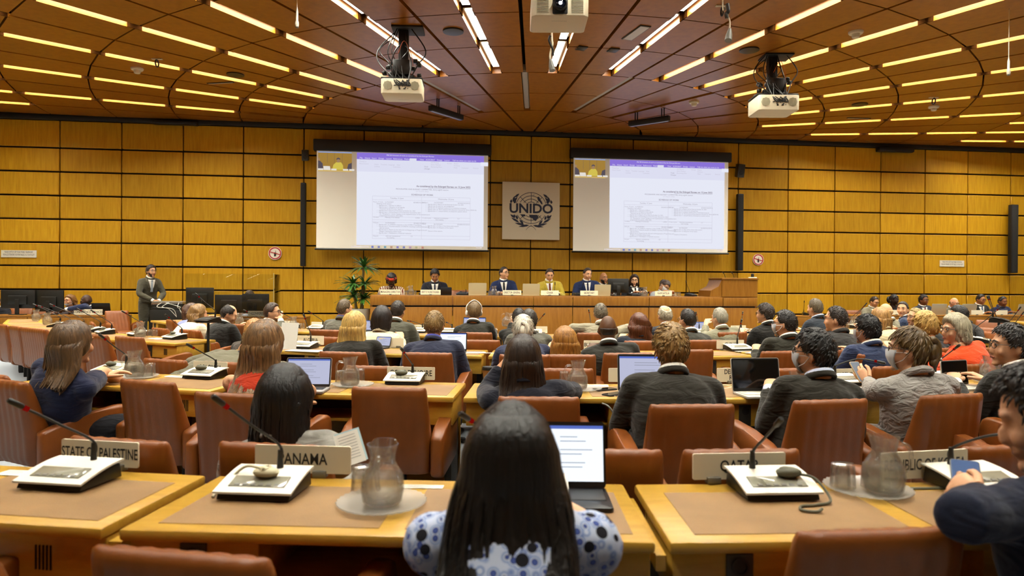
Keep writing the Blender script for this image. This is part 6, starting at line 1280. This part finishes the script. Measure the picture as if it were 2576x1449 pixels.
# row four and the seats behind row three
who['cream'] = person('woman with a short dark bob in a cream jacket', 961, 771, LT, ('bob', '1d1512', dict(L=.11, locks=60)), ('suit', 'd6caac'), r=9.25, shirt=None, sw=.175)
for a in (('man with dark hair in an olive grey suit near the podium, left of the centre', 1001, 755, ('crop', '2a2119', dict(thick=.014)), '4c4b3f', dict(r=8.2)),
 ('man in a grey suit seated beside the plant, head turned right', 866, 751, ('crop', '58482f', {}), '5b584c', dict(r=8.2, turn=28, shirt='45457c')),
 ('man with dark grey hair in a grey suit, behind the white-haired person', 1331, 776, ('crop', '2e2922', dict(thick=.016)), '57554b', dict(r=9.15)),
 ('man with dark hair in a black suit pouring water from a carafe', 1306, 773, ('crop', '1d1814', {}), '201f1b', dict(r=8.2, arms=dict(L=(wv(1283, 842, 8.3), wv(1287, 812, 8.42))))),
 ('man in a light grey suit with an earpiece, fourth row', 1511, 761, ('crop', '635a49', {}), '8c8570', dict(r=8.15, sw=.2, arms=dict(L=((-.33, .02, .86), (-.2, .3, .80)), R=((.33, .02, .86), (.2, .3, .8))))),
 ('woman with curly auburn hair in a dark navy jacket', 1607, 785, ('long', '532b14', dict(L=.23, wave=.9, locks=110, wf=1.12)), '20242e', dict(r=9.2, shirt=None)),
 ('bald man with a grey fringe in a dark suit, fourth row', 1673, 766, ('crop', 'aaa089', dict(bald=(.72, -.35))), '2b2d34', dict(r=8.2)),
 ('man with very short dark hair in a dark grey suit, fourth row', 1731, 775, ('crop', '1f1913', {}), '35342d', dict(r=9.05, turn=-18, glasses='1d1d1d')),
 ('man with grey hair in a light grey suit, hand raised', 1811, 773, ('crop', '8a8472', dict(thick=.015)), '807c66', dict(r=8.3, turn=-15, arms=dict(L=(wv(1772, 845, 8.5), wv(1776, 818, 8.6))))),
 ('man with curly dark hair and glasses in a black suit', 1926, 763, ('short', '2c2117', dict(locks=110)), '1c1b18', dict(r=8.35, turn=-30, glasses='3a2a1a', sw=.2)),
 ('man with brown-grey hair in a dark blue suit, before the side desk', 2051, 750, ('crop', '574c39', dict(thick=.014)), '242a32', dict(r=8.2, shirt='b8c4da')),
 ('woman with straight blonde hair in a cream jacket, right wing', 2212, 772, ('long', '9c7440', dict(L=.17, locks=60)), 'd6c79e', dict(r=9.0, shirt=None)),
 ('bald man in a grey suit, right wing', 2228, 761, ('crop', 'c2a070', dict(locks=0, thick=.004, bald=(.3, -.1))), '78745f', dict(r=8.2)),
 ('man with dark hair in profile in a navy suit, right wing', 2270, 757, ('crop', '2c221a', {}), '29344c', dict(r=7.9, turn=-88, face=1)),
 ('man with sandy grey hair and glasses, turned left, right wing', 2303, 773, ('crop', '98834f', {}), '3b4a63', dict(r=8.7, turn=-60, glasses='6a5a4a', face=1)),
 ('woman with wavy brown hair in a pale blue top, left of two', 482, 761, ('long', '4a3020', dict(L=.19, wave=.6, locks=60)), '828ab4', dict(r=7.85, kind='top', turn=15)),
 ('woman with wavy light brown hair in a cream top, right of two', 500, 763, ('long', '84643a', dict(L=.18, wave=.6, locks=60)), 'd8cfb0', dict(r=8.62, kind='top', turn=20)),
 ('balding man with black hair in a black suit, head bowed', 571, 763, ('crop', '1f1712', dict(bald=(.74, .25), thick=.013)), '1d1c19', dict(r=8.5, turn=38, nod=22, lean=.2)),
 ('man with brown hair and glasses looking right, hand at his chin', 684, 760, ('crop', '3a291b', dict(thick=.014)), '57554a', dict(r=8.3, turn=62, glasses='2a2018', face=1, arms=dict(R=(wv(718, 850, 8.6), wv(706, 806, 8.75)))))):
    kw = dict(a[5]); kd = kw.pop('kind', 'suit'); who[a[0]] = person(a[0], a[1], a[2], LT, a[3], (kd, a[4]), **kw)
# operators and the man standing by the wall
who['stand'] = person('man standing by the wall in a grey suit, hands clasped, with beard and glasses', 380, 666, LT, ('short', '2a1d14', dict(locks=60)), ('suit', '4a4739'), D=14.7, hall=True, stand=True, yaw=-42, turn=-10, face=1, glasses='3a2a1a', tie='a3b0bb', beard=('33241a', .004), sw=.165,
    arms=dict(L=((-.225, .03, 1.13), (-.06, .22, .99)), R=((.225, .03, 1.13), (.05, .23, 1.0))), hl=dict(dir=(.8, .3, -.5), pn=(0, -1, 0), side=-1), hr2=dict(dir=(-.8, .3, -.5), pn=(0, -1, 0)))
for a in (('man with glasses behind the monitors at the clear screen', 631, 727, LT, ('crop', '3a2a1b', {}), 'dfe0e6', dict(D=14.0, nod=25, turn=20, glasses='3a2418', kind='top')),
 ('woman with wavy hair and glasses behind the right monitor, mask at her chin', 176, 739, LT, ('long', '7d5830', dict(L=.2, wave=.7, locks=60)), '3a3436', dict(D=14.95, turn=25, glasses='7a2a2a', mask='chin', kind='top')),
 ('bald man in a navy suit reaching along the left secretariat desk', 218, 739, DK, ('crop', '1a110c', dict(locks=0, thick=.003, bald=(.1, -.1))), '222944', dict(D=14.3, yaw=55, turn=10, lean=.25, leanx=.0, arms=dict(L=(wv(208, 772, 13.0), wv(168, 778, 13.0)), R=(wv(214, 770, 13.3), wv(190, 778, 13.3))))),
 ('person in a dark suit cut by the left picture edge', -13, 742, LT, ('crop', '2a1f18', {}), '1b1c22', dict(D=14.5))):
    kw = dict(a[6]); kd = kw.pop('kind', 'suit'); who[a[0]] = person(a[0], a[1], a[2], a[3], a[4], (kd, a[5]), hall=True, face=1, z0=0, **kw)
# the podium
for a in (('woman with a red headband and zebra-patterned blouse at the podium, head bowed', 985, 685, DK, ('woman', '16100d', {}), 'x', dict(D=13.4, nod=30, glasses='a08050', kind='top', m=ZEB)),
 ('man with black hair in a dark suit at the podium, head bowed', 1094, 674, TN, ('short', '14100e', dict(locks=50)), '1d1e27', dict(D=13.4, nod=28, tie='2a3040')),
 ('director general in a blue suit and glasses, smiling to his left', 1267, 670, LT, ('crop', '2a2018', {}), '1f2949', dict(D=13.4, turn=-38, glasses='1d1d1d', tie='1a1a1e')),
 ('man in a yellow jacket and brown tie in the chair of the podium', 1382, 673, LT, ('crop', '3a2e24', {}), 'b5a03a', dict(D=13.4, nod=22, tie='6b2a18', sw=.2)),
 ('man in a blue suit and dark tie at the SECRETARY nameplate', 1477, 672, LT, ('crop', '3b3028', {}), '202c4e', dict(D=13.4, nod=12, turn=-14, tie='1b2140', sw=.2)),
 ('bald bearded man seated behind the secretary', 1518, 684, TN, ('crop', '2a2018', dict(locks=0, thick=.003, bald=(.1, -.1))), '4c4b49', dict(D=14.15, turn=-18, tie='1c1c1e', beard=('2a221d', .014))),
 ('man with long dark hair, beard and glasses right of the podium monitor', 1596, 689, LT, ('long', '2a1a10', dict(L=.12, locks=30)), '17171b', dict(D=13.6, turn=14, tie='201c1c', beard=('2f1d11', .014), glasses='1a1a1a')),
 ('woman in a pale grey jacket with mask at the RAPPORTEUR nameplate, head tilted', 1668, 700, LT, ('updo', '463730', dict(locks=40)), '9fa3a6', dict(D=13.4, nod=35, tilt=-28, mask=1, turn=-10))):
    kw = dict(a[6]); kd = kw.pop('kind', 'suit'); m = kw.pop('m', None); who[a[0]] = person(a[0], a[1], a[2], a[3], a[4], (kd, a[5]) + ((m,) if m else ()), hall=True, face=1, z0=.42, **kw)
# the row along the wall on the right
for a in (('man in a light grey suit and glasses behind the wall desk, head bowed', 2197, 744, LT, ('crop', '2a1f16', {}), '8a8672', dict(turn=-20, nod=18, tie='2a2424', glasses='1d1d1d')),
 ('woman with dark skin and hair in a bun behind the wall desk', 2248, 740, '2c1a12', ('updo', '0f0b0a', dict(locks=30)), '17141a', dict(turn=-30, kind='short', glasses='4a3020')),
 ('man with glasses and a red tie behind the wall desk', 2323, 741, BR_, ('short', '181210', dict(locks=50)), '353b46', dict(turn=-15, tie='7a2420', glasses='1a1a1a')),
 ('bald man with glasses in a grey suit behind the wall desk', 2398, 747, 'd79c76', ('crop', '8a7a60', dict(locks=0, thick=.004, bald=(.2, -.1))), '6f6b59', dict(turn=-22, nod=14, shirt='aeb8d2', glasses='2a2a2a')),
 ('man with dark hair and glasses in a black suit behind the wall desk', 2466, 739, TN, ('crop', '1c1612', dict(thick=.014)), '24241f', dict(turn=-12, nod=10, tie='4a6080', glasses='2a2a2a')),
 ('man in a navy suit behind the wall desk, last on the right', 2521, 744, BR_, ('crop', '1d1612', {}), '1f2542', dict(turn=-8, nod=10, shirt='3a4460'))):
    kw = dict(a[6]); kd = kw.pop('kind', 'suit'); who[a[0]] = person(a[0], a[1], a[2], a[3], a[4], (kd, a[5]), D=14.72, hall=True, face=1, **kw)
bake()
# things held or worn
w = who['phone']; a = w['arm'][-1]; Mw = TR((w['P'].x, w['P'].y, 0), w['rz']); q = Mw @ (a[4]+Vector((.055, .12, .012)))
phone(0, 0, 'blue-lit phone held in the hand at the right edge', M=Matrix.Translation(q) @ Matrix.Rotation(-.5, 4, 'Z') @ Matrix.Rotation(.5, 4, 'X'), col='1b2233', scr=mat('phone_blue', '4a5f88', .12, spec=.6))
w = who['p9']; a = w['arm'][-1]; Mw = TR((w['P'].x, w['P'].y, 0), w['rz']); q = Mw @ (a[4]+Vector((-.01, .085, .05)))
phone(0, 0, 'phone with a pale cover held by the woman in grey linen', M=Matrix.Translation(q) @ Matrix.Rotation(.3, 4, 'Z') @ Matrix.Rotation(.9, 4, 'X'), col='b9a27c', scr=mat('phone_grey', '6a7484', .12, spec=.6))
q = aty(1273, 822, 8.42); carafe(0, 0, 'glass carafe held up for pouring by the man in a black suit', M=Matrix.Translation(q) @ Matrix.Rotation(.2, 4, 'Y'))
HP = person.__globals__['MB']
h26 = who['hp'] = person('man with white headphones in a dark suit, fourth row', 1193, 757, LT, ('crop', '66502f', dict(thick=.015)), ('suit', '2c2b25'), r=8.2, turn=-25, arms=dict(R=(wv(1238, 850, 8.3), wv(1244, 832, 8.6))))
bakelater = list(FUSE)
mb = MB(); M = h26['Mh']
for s in (-1, 1): mb.ell((s*.088, -.005, -.01), (.016, .03, .036), 12, 8, M=M)
mb.tube(smooth([M @ Vector(v) for v in ((-.092, -.005, .0), (-.085, -.01, .08), (0, -.015, .142), (.085, -.01, .08), (.092, -.005, .0))], 6), .007, 8)
mb.build('headphones', WHITEPL, h26['o'], ang=80)
w = who['woman with a red headband and zebra-patterned blouse at the podium, head bowed']; mb = MB()
rr = []
for z, o_ in ((.30, .018), (.34, .034), (.62, .034), (.68, .018)):
    r_ = sqrt(1-z*z); rr.append([w['Mh'] @ (headpos(Vector((r_*sin(q), r_*cos(q), z)))+Vector((r_*sin(q), r_*cos(q), z))*o_) for q in [2*pi*i/32 for i in range(32)]])
mb.loft(rr, cap=False).build('headband', cloth('b5391f'), w['o'], ang=80)
w = who['p9']; MB().tube(smooth([w['Mh'] @ Vector(v) for v in ((.02, -.14, -.045), (.055, -.125, -.01), (.05, -.12, .035))], 5), .009, 8).build('hair_clip', METAL, w['o'])
FUSE[:] = [f for f in FUSE if f.modifiers]
bake()

# lettering becomes plain mesh geometry
dg = bpy.context.evaluated_depsgraph_get()
for o in [o for o in SC.objects if o.type == 'FONT']:
    me = bpy.data.meshes.new_from_object(o.evaluated_get(dg)); n = o.name.split('.')[0]; par = o.parent; M = o.matrix_local.copy(); bpy.data.objects.remove(o); q = put(n, me, par, M)
